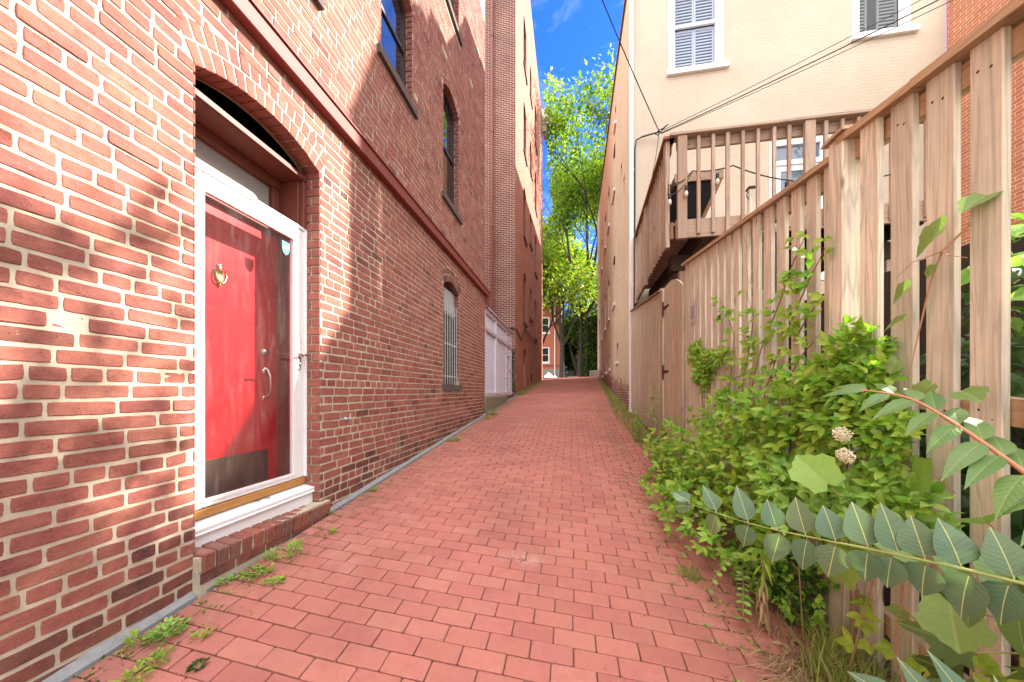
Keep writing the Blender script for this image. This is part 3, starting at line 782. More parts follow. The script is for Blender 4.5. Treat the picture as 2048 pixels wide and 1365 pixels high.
# sill board and rowlock brick step
mb = MB()
P0 = lambda h, z, d: (-2.035-d, h, z)
mb.obox((-2.115, 1.955, -.765), (1,0,-.18), (0,1,0), (.18,0,1), (.10, .455, .022), 0, .004)
mb.obox((-2.055, 1.955, -.845), (1,0,0), (0,1,0), (0,0,1), (.022, .46, .07), 0, .003)
mb.obox((-2.028, 1.955, -.79), (1,0,-.3), (0,1,0), (.3,0,1), (.018, .46, .006), 0, .002)
mb.build('door_sill', M['whitepeel'], house)
mb = MB(); n = 13
for q in range(n):
    yy = 1.495 + .985*(q+.5)/n; zz = -.915 - .03*(q/n)
    mb.obox((-1.995+R.gauss(0,.003), yy, zz), (1,0,-.10+R.gauss(0,.02)), (0,1,R.gauss(0,.02)), (.1,0,1), (.075, .985/n/2-.006, .052), 0, .006)
rl = mb.build('doorstep', M['rowlock'], house)
mb = MB(); mb.box(-2.30, -1.936, 1.485, 2.485, -1.25, -.955); mb.box(-2.09, -1.932, 1.488, 2.482, -.96, -.885)
mb.build('mortar_bed', M['mortar'], rl)
mb = MB()
for q in range(5):
    a = 1.49+q*.2
    if G(WX, a) < -.985: mb.box(-1.96, -1.928, a+.006, a+.194, -1.028, -.972, 0, .004)
mb.build('base_course', M['darkbrick'], rl)
mb = MB(); mb.lathe((WX, 2.72, -.245), [(.018,0),(.018,.008),(.009,.012),(.009,.05),(.014,.055),(0,.06)], 10, 0, 'x'); mb.tube([(WX+.05, 2.72, -.245), (WX+.052, 2.72, -.21), (WX+.05, 2.715, -.20)], .006, 6)
mb.tube([(WX+.045, 2.72, -.245), (WX+.05, 2.722, -.285)], .007, 6)
mb.build('tap', M['steel'], house, True)

# ================================================================== SECOND BRICK BUILDING (tall, beyond the court)
YB = 12.2; ZT = 19.4
tall = thing('brick_building', (WX, YB, -.2), 'tall four storey red brick building with downspout beyond the pale gate', 'building')
wins = []
for zb in (2.97, 6.65, 10.3, 14.0):
    wins += [(14.33, 15.28, zb, zb+2.0, .2, .14), (16.62, 17.42, zb+.66, zb+2.05, .18, .14), (18.95, 20.0, zb+.05, zb+2.05, .2, .14)]
HB = (14.33, 15.28, .18, 1.62, .25, .12); HV = (17.1, 17.9, .50, .85, .1, .2)
P2 = lambda h, z, d: (WX-d, h, z)
mb = MB(); wall_face(mb, P2, YB, 24.3, -1.0, ZT, wins+[HB, HV], 0)
mb.face([(WX, YB, -1), (-9, YB, -1), (-9, YB, ZT), (WX, YB, ZT)], [(WX, -1), (-9, -1), (-9, ZT), (WX, ZT)], 1)
mb.face([(WX, 24.3, -1), (-9, 24.3, -1), (-9, 24.3, ZT), (WX, 24.3, ZT)], [(WX, -1), (-9, -1), (-9, ZT), (WX, ZT)], 1)
mb.face([(-9, YB, -1), (-9, 24.3, -1), (-9, 24.3, ZT), (-9, YB, ZT)], None, 1)
mb.face([(WX, YB, ZT), (-9, YB, ZT), (-9, 24.3, ZT), (WX, 24.3, ZT)], None, 2)
mb.build('wall', [M['brick3'], M['brick2'], M['roof']], tall)
for H in wins: sash_window(H, P2, tall, (M['frame'], M['glass'], M['stone']), sillout=.06)
mb = MB(); mb.prism(arch_poly(HB[0]+.004, HB[1]-.004, HB[2], HB[3]-.45, 0, 1), P2, .03, .06); mb.build('boarded_opening', m_plain('board_pink', (.42,.28,.24), .8, .2), tall)
mb = MB(); mb.prism(arch_poly(HB[0]+.004, HB[1]-.004, HB[3]-.44, HB[3], HB[4]-.01), P2, .09, .1); mb.build('fanlight', M['glass'], tall)
mb = MB(); mb.prism(arch_poly(HV[0]-.05, HV[1]+.05, HV[2]-.05, HV[3]+.2, 0, 1), P2, .17, .19)
for q in range(6): mb.box(WX-.06, WX-.045, HV[0]+.06+q*.135, HV[0]+.08+q*.135, .5, .9)
mb.build('vent', M['black'], tall)
mb = MB(); mb.box(WX-.3, -1.50, 23.9, 25.0, 19.0, 19.9, 0, .02); mb.box(WX-.3, -1.58, 23.95, 24.95, 18.8, 19.0, 0, .02)
for q in range(3): mb.box(WX, -1.66, 24.0+q*.4, 24.14+q*.4, 18.35, 18.8, 0, .02)
mb.build('cornice', m_plain('cornice_cream', (.60,.55,.45), .7, .3), tall)
mb = MB(); mb.box(-2.89, -2.79, YB-.10, YB-.005, 2.0, ZT, 0, .01)
for z in (2.6, 6, 9.5, 13, 16.5): mb.box(-2.91, -2.77, YB-.11, YB, z, z+.06, 0, .005)
mb.build('downspout', m_plain('paint_rust_red', (.20,.05,.035), .5, .4), tall)
mb = MB(); mb.tube([(-3.0, YB-.03, 2.3), (-2.1, YB-.03, 2.3), (-1.98, YB-.03, 2.28), (-1.94, YB+.03, 2.26), (-1.93, 13.5, 2.02), (-1.93, 14.4, 1.98+.7), (-1.93, 20.0, 2.75)], .022, 6)
mb.build('pipe', M['cable'], tall)

# pale gate fence in the court between the two brick buildings
gt = thing('board_gate', (-2.0, 9.6, -.2), 'pale lilac painted board gate closing the court between brick buildings', 'gate')
mb = MB(); y = 7.75
while y < 10.55:
    w = R.uniform(.13, .15); mb.box(-2.06, -2.035+R.uniform(0,.006), y+.003, min(y+w, 10.56)-.003, -.05, 1.45, 0, .003)
    mb.box(-2.06, -2.04+R.uniform(0,.006), y+.003, min(y+w, 10.56)-.003, 1.55, 1.88, 0, .003); y += w
mb.build('boards', M['bluewood'], gt)
mb = MB(); y = 10.70
while y < 11.3:
    mb.box(-2.06, -2.035, y+.003, y+.137, 0, 1.12, 0, .003); y += .14
mb.box(-2.05, -2.0, 10.70, 11.36, 1.12, 1.2, 0, .003)
mb.build('wicket', M['bluewood'], gt)
for y0, y1 in ((7.74, 7.86), (9.0, 9.12), (10.57, 10.69), (11.2, 11.30), (11.42, 11.55)):
    mb = MB(); mb.box(-2.07, -1.985, y0, y1, -.12, 1.93, 0, .006); mb.build('post', M['lilac_trim'] if y0 > 9.5 else M['bluewood'], gt)
for z0, z1, xo, nm in ((1.45, 1.55, -1.975, 'rail'), (1.885, 1.985, -1.985, 'rail'), (-.13, -.03, -1.975, 'rail'), (1.985, 2.02, -1.93, 'cap')):
    mb = MB(); mb.box(-2.10, xo, 7.735, 11.56, z0, z1, 0, .006); mb.build(nm, M['lilac_trim'], gt)
mb = MB(); mb.box(-2.5, -1.945, 7.735, 10.45, -.9, -.135, 0, .02); tag(mb.build('concrete_block', M['oldconcrete']), 'mossy concrete footing under the pale lilac gate', 'footing')
mb = MB()
for q in range(70):
    z = -.1 + 1.7*q/70; y = 11.75 + R.uniform(-.12, .2)
    mb.leaf((-1.99+R.uniform(-.04,.04), y, z), (R.uniform(-.4,.8), R.uniform(-1,1), R.uniform(-1,.2)), (1,-.5,.3), R.uniform(.08,.16), R.uniform(.05,.09))
iv = thing('ivy', (-1.99, 11.8, -.15), 'dark ivy climbing the strip of wall beside the pale gate', 'plant')
mb.build('foliage', M['leaf_hedge'], iv)
mb = MB(); mb.tube([(-2.02, 11.8+.05*math.sin(q*1.3), -.15+q*.18) for q in range(10)], .02, 6); mb.build('stem', M['bark'], iv)

# ================================================================== RIGHT ROWHOUSE (beige front, tan side)
YF = 8.14
row = thing('rowhouse', (1.37, YF, -.5), 'rowhouse with beige painted rear wall and long tan brick side wall', 'house')
PFr = lambda h, z, d: (h, YF+d, z)
FW1 = (2.22, 3.25, 7.20, 9.02, 0, .10); FW2 = (5.80, 6.72, 7.36, 9.1, 0, .10); FD = (4.27, 5.23, 2.33, 5.28, 0, .10)
prof = [(1.366, 9.7), (2.12, 9.7), (2.121, 9.14), (3.25, 9.14), (3.251, 9.75), (4.2, 10.35), (4.7, 10.0), (4.701, 10.45), (5.6, 10.75), (6.4, 10.5), (7.371, 9.9)]
mb = MB(); wall_face(mb, PFr, 1.366, 7.371, -1.3, 9.8, [FW1, FW2, FD], 0, zt_outer=prof)
for (ha, za), (hb, zb_) in zip(prof, prof[1:]):
    mb.face([(ha, YF, za), (hb, YF, zb_), (hb, YF+.3, zb_), (ha, YF+.3, za)], None, 2)
mb.face([(7.371, YF, -1.3), (7.371, YF+.3, -1.3), (7.371, YF+.3, 9.9), (7.371, YF, 9.9)], None, 0)
XS_ = lambda Y: 1.366 + .0344*(Y-YF)
PSd = lambda h, z, d: (XS_(h)+d, h, z)
sw = []
for y in (12.0, 14.5, 16.7, 19.6, 22.6):
    for zb, hh in ((3.02, 1.7), (6.9, 1.7), (9.9, .01)):
        if hh > .1: sw.append((y, y+.8, zb, zb+hh-.12, .12, .12))
sw += [(11.0, 11.45, .95, 1.45, .1, .12), (14.15, 14.6, .92, 1.42, .1, .12), (16.0, 16.5, .9, 1.4, .1, .12), (18.7, 19.3, .85, 1.4, .1, .12), (9.35, 9.62, 5.30, 5.75, 0, .12), (10.0, 10.3, 6.1, 6.5, 0, .12), (13.6, 13.8, 5.8, 6.2, 0, .1), (11.7, 12.1, 8.95, 9.6, 0, .1)]
rp = [(YF, 9.7), (11.47, 10.45), (26.0, 12.9)]
mb2 = []
wall_face(mb, PSd, YF, 26.0, -1.3, 10, sw, 1, zt_outer=rp)
for (ya, za), (yb, zb_) in zip(rp, rp[1:]):
    mb.face([(XS_(ya), ya, za), (XS_(yb), yb, zb_), (7.37, yb, zb_-.3), (7.37, ya, za-.3)], None, 2)
mb.face([(XS_(26), 26, -1), (7.37, 26, -1), (7.37, 26, 12.6), (XS_(26), 26, 12.9)], None, 1)
row_wall = mb.build('wall', [M['beige'], M['brown'], M['roof']], row)
mb = MB()
for (ya, za), (yb, zb_) in zip(rp, rp[1:]):
    mb.raw([(XS_(ya)-.05, ya, za-.02), (XS_(yb)-.05, yb, zb_-.02), (XS_(yb)+.25, yb, zb_-.02), (XS_(ya)+.25, ya, za-.02), (XS_(ya)-.05, ya, za+.06), (XS_(yb)-.05, yb, zb_+.06), (XS_(yb)+.25, yb, zb_+.06), (XS_(ya)+.25, ya, za+.06)],
           [(0,1,2,3),(4,5,6,7),(0,1,5,4),(2,3,7,6),(1,2,6,5),(0,3,7,4)])
mb.build('coping', m_plain('coping_brown', (.20,.10,.06), .7, .3), row)
for H in sw:
    if H[4] > 0 or H[3]-H[2] < .7:
        sash_window(H, PSd, row, (M['brown'] if H[2] < 2 else M['plastic_w'], M['glass'], M['plastic_w']), sill=(H[1]-H[0] > .35), rail=H[4] > 0, sillout=.06, fr=.04, recess=.07)
def shuttered(H, name, sh_mat, left_dark=False):
    a, b, zb, zs, r, d = H
    f = MB()
    for h0, h1, z0, z1 in ((a-.05, a+.07, zb, zs+.09), (b-.07, b+.05, zb, zs+.09), (a+.07, b-.07, zs, zs+.09)):
        f.box(h0, h1, YF-.022, YF+.05, z0, z1, 0, .005)
    w = f.build('window', M['white'], row); w['label'] = name
    s = MB(); s.box(a-.09, b+.16, YF-.07, YF+.06, zb-.125, zb-.003, 0, .006); s.build('sill', M['white'], w)
    f = MB(); zm = zb + (zs-zb)*.545; ia, ib = a+.085, b-.085
    for h0, h1, z0, z1, y in ((a+.071, ia+.01, zb+.001, zs-.001, .052), (ib-.01, b-.071, zb+.001, zs-.001, .052), (ia+.01, ib-.01, zm-.03, zm+.03, .048), (ia+.01, ib-.01, zb+.001, zb+.04, .052)):
        f.box(h0, h1, YF+y-.02, YF+y+.03, z0, z1, 0, .004)
    f.build('sash', M['white'], w)
    cm = (ia+ib)/2; g = MB()
    for h0, h1 in ((ia+.012, cm-.003), (cm+.003, ib-.012)):
        if left_dark and h0 < cm-.1: h0, h1 = ia+.012, ia+.20
        for z0, z1 in ((zb+.045, zm-.035), (zm+.035, zs)):
            g.box(h0, h0+.035, YF+.10, YF+.12, z0, z1); g.box(h1-.035, h1, YF+.10, YF+.12, z0, z1)
            g.box(h0+.035, h1-.035, YF+.10, YF+.12, z0, z0+.05); g.box(h0+.035, h1-.035, YF+.10, YF+.12, z1-.05, z1)
            k = int((z1-z0-.1)/.066)
            for q in range(k):
                z = z0+.05+(z1-z0-.1)*(q+.5)/k
                g.obox(((h0+h1)/2, YF+.11, z), (1,0,0), (0,1,2.2), (0,-2.2,1), ((h1-h0)/2-.036, .026, .003))
    g.build('shutter', sh_mat, w)
    g = MB(); g.face([(ia, YF+.075, zb), (ib, YF+.075, zb), (ib, YF+.075, zs), (ia, YF+.075, zs)]); 
    m, nt = (M.get('clearpane'), None)
    if m is None:
        m, nt = newmat('window_pane_clear'); q = N(nt)
        fr = q.math('ADD', q.math('MULTIPLY', q.math('POWER', q.n('ShaderNodeLayerWeight', {'Blend': .5}).outputs['Facing'], 4.0), .8), .06)
        q.out(q.n('ShaderNodeMixShader', {0: fr, 1: q.n('ShaderNodeBsdfTransparent', {'Color': (.85,.88,.92,1)}).outputs[0], 2: q.n('ShaderNodeBsdfGlossy', {'Roughness': .02}).outputs[0]}).outputs[0]); M['clearpane'] = m
    g.build('pane', m, w)
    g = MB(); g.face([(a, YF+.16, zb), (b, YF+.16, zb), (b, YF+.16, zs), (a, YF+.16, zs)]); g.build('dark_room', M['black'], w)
shuttered(FW1, 'white sash window with pale blue louvred shutters', M['shutter'])
shuttered(FW2, 'upper window with one gray shutter beside a dark gap', M['shutter_d'], True)
# back door with transom onto the deck
a, b, zb, zs = FD[0], FD[1], FD[2], FD[3]
f = MB()
for h0, h1, z0, z1 in ((a-.06, a+.06, zb, zs+.06), (b-.06, b+.06, zb, zs+.06), (a+.06, b-.06, zs-.04, zs+.06), (a+.06, b-.06, 4.82, 4.92)): f.box(h0, h1, YF-.02, YF+.06, z0, z1, 0, .004)
for h0, h1, z0, z1 in ((a+.06, a+.17, zb, 4.82), (b-.17, b-.06, zb, 4.82), (a+.17, b-.17, 4.70, 4.82), (a+.17, b-.17, zb, 2.7)): f.box(h0, h1, YF+.012, YF+.05, z0, z1, 0, .004)
for q in (1, 2, 3): f.box(a+.17, b-.17, YF+.02, YF+.04, 2.7+q*.5-.012, 2.7+q*.5+.012)
bd = f.build('back_door', M['white'], row)
g = MB(); g.face([(a, YF+.03, zb), (b, YF+.03, zb), (b, YF+.03, zs), (a, YF+.03, zs)]); g.build('pane', m_windowglass('door_glass_sky_blue', (.10,.14,.20), 1.8), bd)  # blue base colour stands for sky reflected in the pane
f = MB(); f.box(5.38, 5.50, YF-.03, YF+.03, 4.86, 5.2, 0, .005); f.build('wall_lamp', M['frame'], row)
mb = MB(); mb.box(1.322, 1.41, YF-.085, YF-.004, -.42, 9.7, 0, .012)
for z in (-.2, 2.4, 5.0, 7.6): mb.box(1.312, 1.42, YF-.09, YF, z, z+.035, 0, .003)
mb.box(1.31, 1.42, YF-.17, YF-.02, -.50, -.42, 0, .01)
mb.build('downspout', M['plastic_w'], row)

# orange brick wing towards the camera
wing = thing('brick_wing', (7.4, 7.4, -1.0), 'orange brick rear wing rising behind the near pickets', 'building')
mb = MB(); x0, x1 = 7.375, 10.5
rake = [(6.35, -1.6), (8.14, -1.6), (8.14, 8.15), (7.6, 7.36), (7.2, 6.90), (6.35, 6.45)]
for x in (x0, x1): mb.face([(x, y, z) for y, z in rake], [(y, z) for y, z in rake])
for (y0, z0), (y1, z1) in zip(rake, rake[1:] + rake[:1]):
    mb.face([(x0, y0, z0), (x1, y0, z0), (x1, y1, z1), (x0, y1, z1)], [(x0, z0), (x1, z0), (x1, z1), (x0, z1)], 0 if abs(y0-y1) < .01 else 1)
mb.build('wall', [M['brick4'], M['roof']], wing)

# ================================================================== DECK
DY = 4.96
deck = thing('wooden_deck', (2.8, 6.5, -.8), 'raised wooden deck with weathered balusters against the beige wall', 'deck')
DX = lambda Y: 1.325 + .0466*(Y-DY)
DR = 4.6
mb = MB()
for q in range(22):
    y = DY+.05+q*.143
    if y+.13 < YF: mb.box(DX(y)+.06, DR, y, y+.135, 2.285, 2.32, 0, .004)
mb.build('floor', M['deck_x'], deck)
mb = MB(); mb.box(1.42, DR, DY+.002, DY+.042, 2.09, 2.34, 0, .004); mb.build('rim_joist', M['deck_x'], deck)
mb = MB(); mb.beam((DX(DY)+.045, DY, 2.20), (DX(YF)+.045, YF-.01, 2.20), .04, .23, 0, bev=.004); mb.build('rim_joist', M['deck_y'], deck)
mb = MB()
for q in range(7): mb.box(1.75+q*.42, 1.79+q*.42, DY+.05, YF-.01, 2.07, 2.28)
M['shadedeck'] = m_plain('deck_lumber_shade_dark', (.055,.036,.025), .9, .1, dirt=.4)  # near-black colour stands for the shade under the deck
mb.build('joists', M['shadedeck'], deck)
# front railing
mb = MB(); mb.obox((2.95, DY+.01, 3.475), (1,0,0), (0,1,.0), (0,0,1), (1.62, .085, .02), 0, .005); mb.build('rail_cap', M['deck_x'], deck)
mb = MB(); mb.box(1.44, DR, DY+.03, DY+.068, 3.32, 3.452, 0, .004); mb.build('rail', M['deck_x'], deck)
for x in (1.428, 2.95, 4.45):
    mb = MB(); mb.box(x, x+.12, DY-.06, DY-.0, 2.06, 3.452, 0, .006); mb.build('post', M['deck_z'], deck)
for x in (1.70, 1.88, 2.06, 2.24, 2.42, 2.61, 2.785, 3.20, 3.38, 3.56, 3.74, 3.92, 4.10, 4.28):
    mb = MB(); mb.box(x-.022+R.uniform(-.004,.004), x+.022, DY-.036, DY+.0, 2.12+R.uniform(-.01,.01), 3.44, 0, .004); mb.build('baluster', M['deck_z'], deck)
# alley side railing
p0, p1 = (DX(DY)+.01, DY-.02, 3.475), (DX(YF)+.01, YF-.09, 3.475)
mb = MB(); mb.beam(p0, p1, .15, .04, 0, bev=.005); mb.build('rail_cap', M['deck_y'], deck)
mb = MB(); mb.beam((DX(DY)+.05, DY+.1, 3.385), (DX(YF)+.05, YF-.09, 3.385), .04, .13, 0, bev=.004); mb.build('rail', M['deck_y'], deck)
for y in (DY+.03, 6.66, 8.0):
    mb = MB(); mb.obox((DX(y)-.005, y+.06, 2.72), (1,.0466,0), (-.0466,1,0), (0,0,1), (.028, .058, .735), 0, .005); mb.build('post', M['deck_z'], deck)
y = DY+.24
while y < YF-.12:
    if not 6.6 < y < 6.83:
        mb = MB(); mb.obox((DX(y)+.004, y, 2.75), (1,.0466,0), (-.0466,1,0), (0,0,1), (.02, .02, .69), 0, .004); mb.build('baluster', M['deck_z'], deck)
    y += .152
# support posts, beam and diagonal brace underneath
for x, y in ((1.62, 5.5), (4.3, 5.5)):
    mb = MB(); mb.box(x, x+.12, y, y+.12, G(1.35, y)-.1, 2.06, 0, .006); mb.build('support_post', M['deck_z'], deck)
mb = MB(); mb.box(1.5, 4.5, 5.48, 5.62, 1.82, 2.06, 0, .006); mb.build('beam', M['shadedeck'], deck)
mb = MB(); mb.beam((1.7, 5.35, 1.1), (2.5, 5.35, 2.0), .09, .09, 0, bev=.005); mb.build('brace', M['shadedeck'], deck)

# tapered planter box standing on the deck, seen through the balusters
pl = thing('planter_box', (2.25, 5.9, 2.32), 'dark tapered wooden planter box behind the deck balusters', 'planter')
mb = MB()
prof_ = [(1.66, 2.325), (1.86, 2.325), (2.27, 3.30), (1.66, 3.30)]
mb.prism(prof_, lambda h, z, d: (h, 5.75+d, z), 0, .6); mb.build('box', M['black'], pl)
mb = MB(); mb.box(1.62, 2.33, 5.72, 5.748, 3.29, 3.43, 0, .004); mb.box(1.62, 2.33, 5.75, 6.4, 3.36, 3.40, 0, .004); mb.build('rim', M['deck_x'], pl)
mb = MB(); mb.beam((1.875, 5.735, 2.33), (2.29, 5.735, 3.28), .03, .05); mb.build('corner_strip', M['deck_y'], pl)
# birdhouse-like lamp post on the deck
lp = thing('lamp_post', (3.2, 6.6, 2.32), 'short pale wooden post with black hook standing on the deck', 'post')
mb = MB(); mb.box(3.10, 3.21, 6.6, 6.7, 2.32, 3.56, 0, .006); mb.build('post', M['fence'], lp)
mb = MB(); mb.box(3.085, 3.225, 6.585, 6.715, 3.56, 3.61, 0, .01); mb.build('cap', M['rust'], lp)
mb = MB(); mb.tube([(3.09, 6.58, 3.5), (3.05, 6.57, 3.47), (3.04, 6.57, 3.42), (3.08, 6.57, 3.36)], .008, 6); mb.build('hook', M['cable'], lp)

# string lights
def catenary(p, q, sag, n=14): 
    p, q = Vector(p), Vector(q); return [tuple(p.lerp(q, i/n) - Vector((0,0,sag*4*(i/n)*(1-i/n)))) for i in range(n+1)]
sl = thing('string_lights', (1.4, DY-.1, 2.9), 'black string lights with clear bulbs draped along the deck railing', 'string lights')
pts = [(1.30, 4.90, 2.66), (1.30, 4.86, 2.78), (1.42, 4.88, 2.80), (1.62, 4.93, 2.97), (2.15, 5.0, 3.03), (2.78, 4.90, 2.70), (3.3, 4.90, 2.60), (4.1, 4.9, 2.72)]
mb = MB(); line = []
for a, b in zip(pts, pts[1:]): line += catenary(a, b, .03, 6)[:-1]
mb.tube(line + [pts[-1]], .008, 6); mb.tube(catenary((1.30, 4.87, 2.64), (1.62, 4.92, 2.96), .08, 8), .006, 6); mb.build('cable', M['cable'], sl)
for x, y, z in ((1.31, 4.85, 2.64), (1.52, 4.86, 2.74), (1.93, 4.93, 2.90), (2.73, 4.89, 2.68), (3.35, 4.88, 2.58)):
    mb = MB(); mb.lathe((x, y, z-.07), [(.02,.07),(.022,.03),(.017,.0)], 10); so = mb.build('socket', M['cable'], sl, True)
    mb = MB(); mb.lathe((x, y, z-.15), [(0,0),(.016,.008),(.026,.035),(.022,.06),(.015,.08)], 10); mb.build('bulb', M['bulb'], so, True)

# utility cables: one tied bundle on the beige wall with lines going off
KN = (1.94, 7.98, 5.75)
def cable(label, pts, r):
    mb = MB(); mb.tube(pts, r, 6); return tag(mb.build('utility_cable', M['cable']), label, 'cable', 'utility cables at the beige wall')
cable('uppermost of the thin wires fanning to the right across the beige wall', catenary(KN, (6.95, 6.2, 6.72), .05), .006)
cable('thick middle wire fanning to the right across the beige wall', catenary((KN[0]+.03, KN[1], KN[2]-.03), (6.95, 6.2, 6.55), .06), .010)
cable('lowest of the thin wires fanning to the right across the beige wall', catenary((KN[0]+.03, KN[1], KN[2]-.05), (6.95, 6.2, 6.40), .05), .006)
cable('black overhead wire crossing the strip of blue sky', catenary(KN, (-1.97, 2.74, 9.4), .25, 20), .010)
cable('thin wire dropping from the bundle towards the downspout', [KN, (1.87, 8.0, 5.2), (1.76, 8.02, 4.6), (1.64, 8.03, 3.8), (1.54, 8.03, 3.1), (1.46, 8.03, 2.3), (1.44, 8.04, 1.0)], .007)
mb = MB(); mb.tube([(1.95, 7.98, 5.75), (1.8, 8.03, 5.76), (1.6, 8.07, 5.75), (1.47, 8.08, 5.70), (1.44, 8.09, 5.5), (1.435, 8.09, 2), (1.43, 8.09, .3)], .017, 6)
mb.tube([(1.86, 7.96, 5.70), (1.93, 7.93, 5.76), (2.0, 7.95, 5.79), (2.1, 7.9, 5.83), (1.98, 7.93, 5.74), (1.9, 7.95, 5.66), (1.85, 7.97, 5.71)], .012, 6)
tag(mb.build('utility_cable', M['cable']), 'knotted black cable bundle running down the beige corner', 'cable', 'utility cables at the beige wall')

# ================================================================== PICKET FENCES AND GATE
XF = 1.35
def cap1(Y): return 1.152 + .137*(Y-1.274)
def cap2(Y): return 1.194 + .1335*(Y-2.019)
def zb_(Y): return G(1.35, Y)
def picket(parent, y0, y1, top, mat, th=.022, x=XF, bottom=None):
    mb = MB(); b = (zb_((y0+y1)/2) + .03 + R.uniform(-.015, .02)) if bottom is None else bottom
    ta, tb = top(y0), top(y1); j = R.gauss(0, .002); l = R.gauss(0, .003)
    e = .003
    def sec(z, dy): return [(x+j, y0+e+dy, z), (x+j, y1-e+dy, z), (x+j+e, y1+dy, z), (x+j+th, y1+dy, z), (x+j+th, y0+dy, z), (x+j+e, y0+dy, z)]
    bo = sec(b, l); n = 6
    to = [(q[0], q[1], ta + (tb-ta)*(q[1]-y0)/(y1-y0)) for q in sec(0, 0)]
    md = [(bo[i][0] + (to[i][0]-bo[i][0])*.5 + R.gauss(0,.0015), bo[i][1]*.5+to[i][1]*.5, (b+to[i][2])/2) for i in range(n)]
    mb.raw(bo+md+to, [tuple(range(n)), tuple(12+i for i in range(n))] + [(k*6+i, k*6+(i+1) % n, (k+1)*6+(i+1) % n, (k+1)*6+i) for k in (0, 1) for i in range(n)])
    return mb.build('picket', mat, parent)
nailm = MB()
# near section
f1 = thing('picket_fence', (XF, 1.2, zb_(1.2)), 'nearest tall cedar picket fence with leafy gaps, right of the alley', 'fence', 'cedar fences along the alley')
y = 1.866 - 7*.1485
for k in range(8):
    w = R.uniform(.092, .101); yy = 1.857 - k*.1465 - w
    picket(f1, yy, yy+w, lambda Y: cap1(Y)-.004, M['fence'])
    for dz in (-.085, -.10): nailm.lathe((XF-.0005, yy+w*R.uniform(.25,.4) if dz < -.09 else yy+w*R.uniform(.6,.75), cap1(yy)+dz), [(.005,0),(.0,-.001)], 8, 0, 'x')
    nailm.lathe((XF-.0005, yy+w*.3, zb_(yy)+1.30), [(.005,0),(.0,-.001)], 8, 0, 'x'); nailm.lathe((XF-.0005, yy+w*.7, zb_(yy)+1.33), [(.005,0),(.0,-.001)], 8, 0, 'x')
def beam_rail(parent, name, ya, yb, fz, x0, x1, h, mat):
    mb = MB(); mb.raw([(x, yy, fz(yy)+s*h/2) for x in (x0, x1) for yy in (ya, yb) for s in (-1, 1)], ((0,1,3,2),(4,6,7,5),(0,4,5,1),(2,3,7,6),(0,2,6,4),(1,5,7,3)))
    return mb.build(name, mat, parent)
beam_rail(f1, 'cap', .55, 1.585, lambda Y: cap1(Y)+.014, XF-.035, XF+.075, .034, M['fence_y'])
beam_rail(f1, 'cap', 1.588, 1.965, lambda Y: cap1(Y)+.012, XF-.033, XF+.075, .032, M['fence_y'])
beam_rail(f1, 'rail', .55, 1.95, lambda Y: cap1(Y)-.062, XF+.024, XF+.062, .088, M['fence_y'])
beam_rail(f1, 'rail', .55, 1.95, lambda Y: zb_(Y)+1.325, XF+.024, XF+.062, .088, M['fence_y'])
beam_rail(f1, 'rail', .55, 1.95, lambda Y: zb_(Y)+.30, XF+.024, XF+.062, .088, M['fence_y'])
nailm.build('nails', M['rust'], f1)
# post at the joint
mb = MB(); mb.box(XF-.03, XF+.09, 1.925, 2.022, zb_(2)-.1, 1.275, 0, .006); mb.build('post', M['fence'], f1)
mb = MB(); mb.raw([(XF-.05, 1.90, 1.275), (XF+.11, 1.90, 1.275), (XF+.11, 2.045, 1.275), (XF-.05, 2.045, 1.275), (XF-.045, 1.905, 1.295), (XF+.105, 1.905, 1.295), (XF+.105, 2.04, 1.295), (XF-.045, 2.04, 1.295), (XF+.03, 1.972, 1.325)],
    [(0,1,2,3),(0,1,5,4),(1,2,6,5),(2,3,7,6),(3,0,4,7),(4,5,8),(5,6,8),(6,7,8),(7,4,8)]); mb.build('post_cap', M['fence_y'], f1)
# middle section
f2 = thing('picket_fence', (XF, 3.2, zb_(3.2)), 'middle run of cedar pickets behind the leafy green shrub', 'fence', 'cedar fences along the alley')
ed = [2.028, 2.10, 2.155, 2.238, 2.292, 2.38, 2.436, 2.53, 2.585, 2.685, 2.738, 2.83, 2.885, 2.978, 3.035, 3.135, 3.175, 3.272, 3.315, 3.413, 3.45, 3.56, 3.60, 3.71, 3.745, 3.85, 3.885, 4.03, 4.055, 4.205, 4.222, 4.36]
for a, b in zip(ed[::2], ed[1::2]): picket(f2, a, b, lambda Y: cap2(Y)-.004, M['fence'])
beam_rail(f2, 'cap', 2.024, 4.40, lambda Y: cap2(Y)+.013, XF-.03, XF+.07, .030, M['fence_y'])
for dz in (.30, 1.32): beam_rail(f2, 'rail', 2.024, 4.40, lambda Y: zb_(Y)+dz, XF+.024, XF+.062, .088, M['fence_y'])
beam_rail(f2, 'rail', 2.024, 4.40, lambda Y: cap2(Y)-.062, XF+.024, XF+.062, .088, M['fence_y'])
mb = MB(); mb.box(XF+.024, XF+.12, 4.32, 4.42, zb_(4.3)-.1, 1.53, 0, .006); mb.build('post', M['fence'], f2)
mb = MB(); mb.box(XF+.0, XF+.14, 4.30, 4.44, 1.53, 1.555, 0, .008); mb.build('post_cap', M['fence_y'], f2)
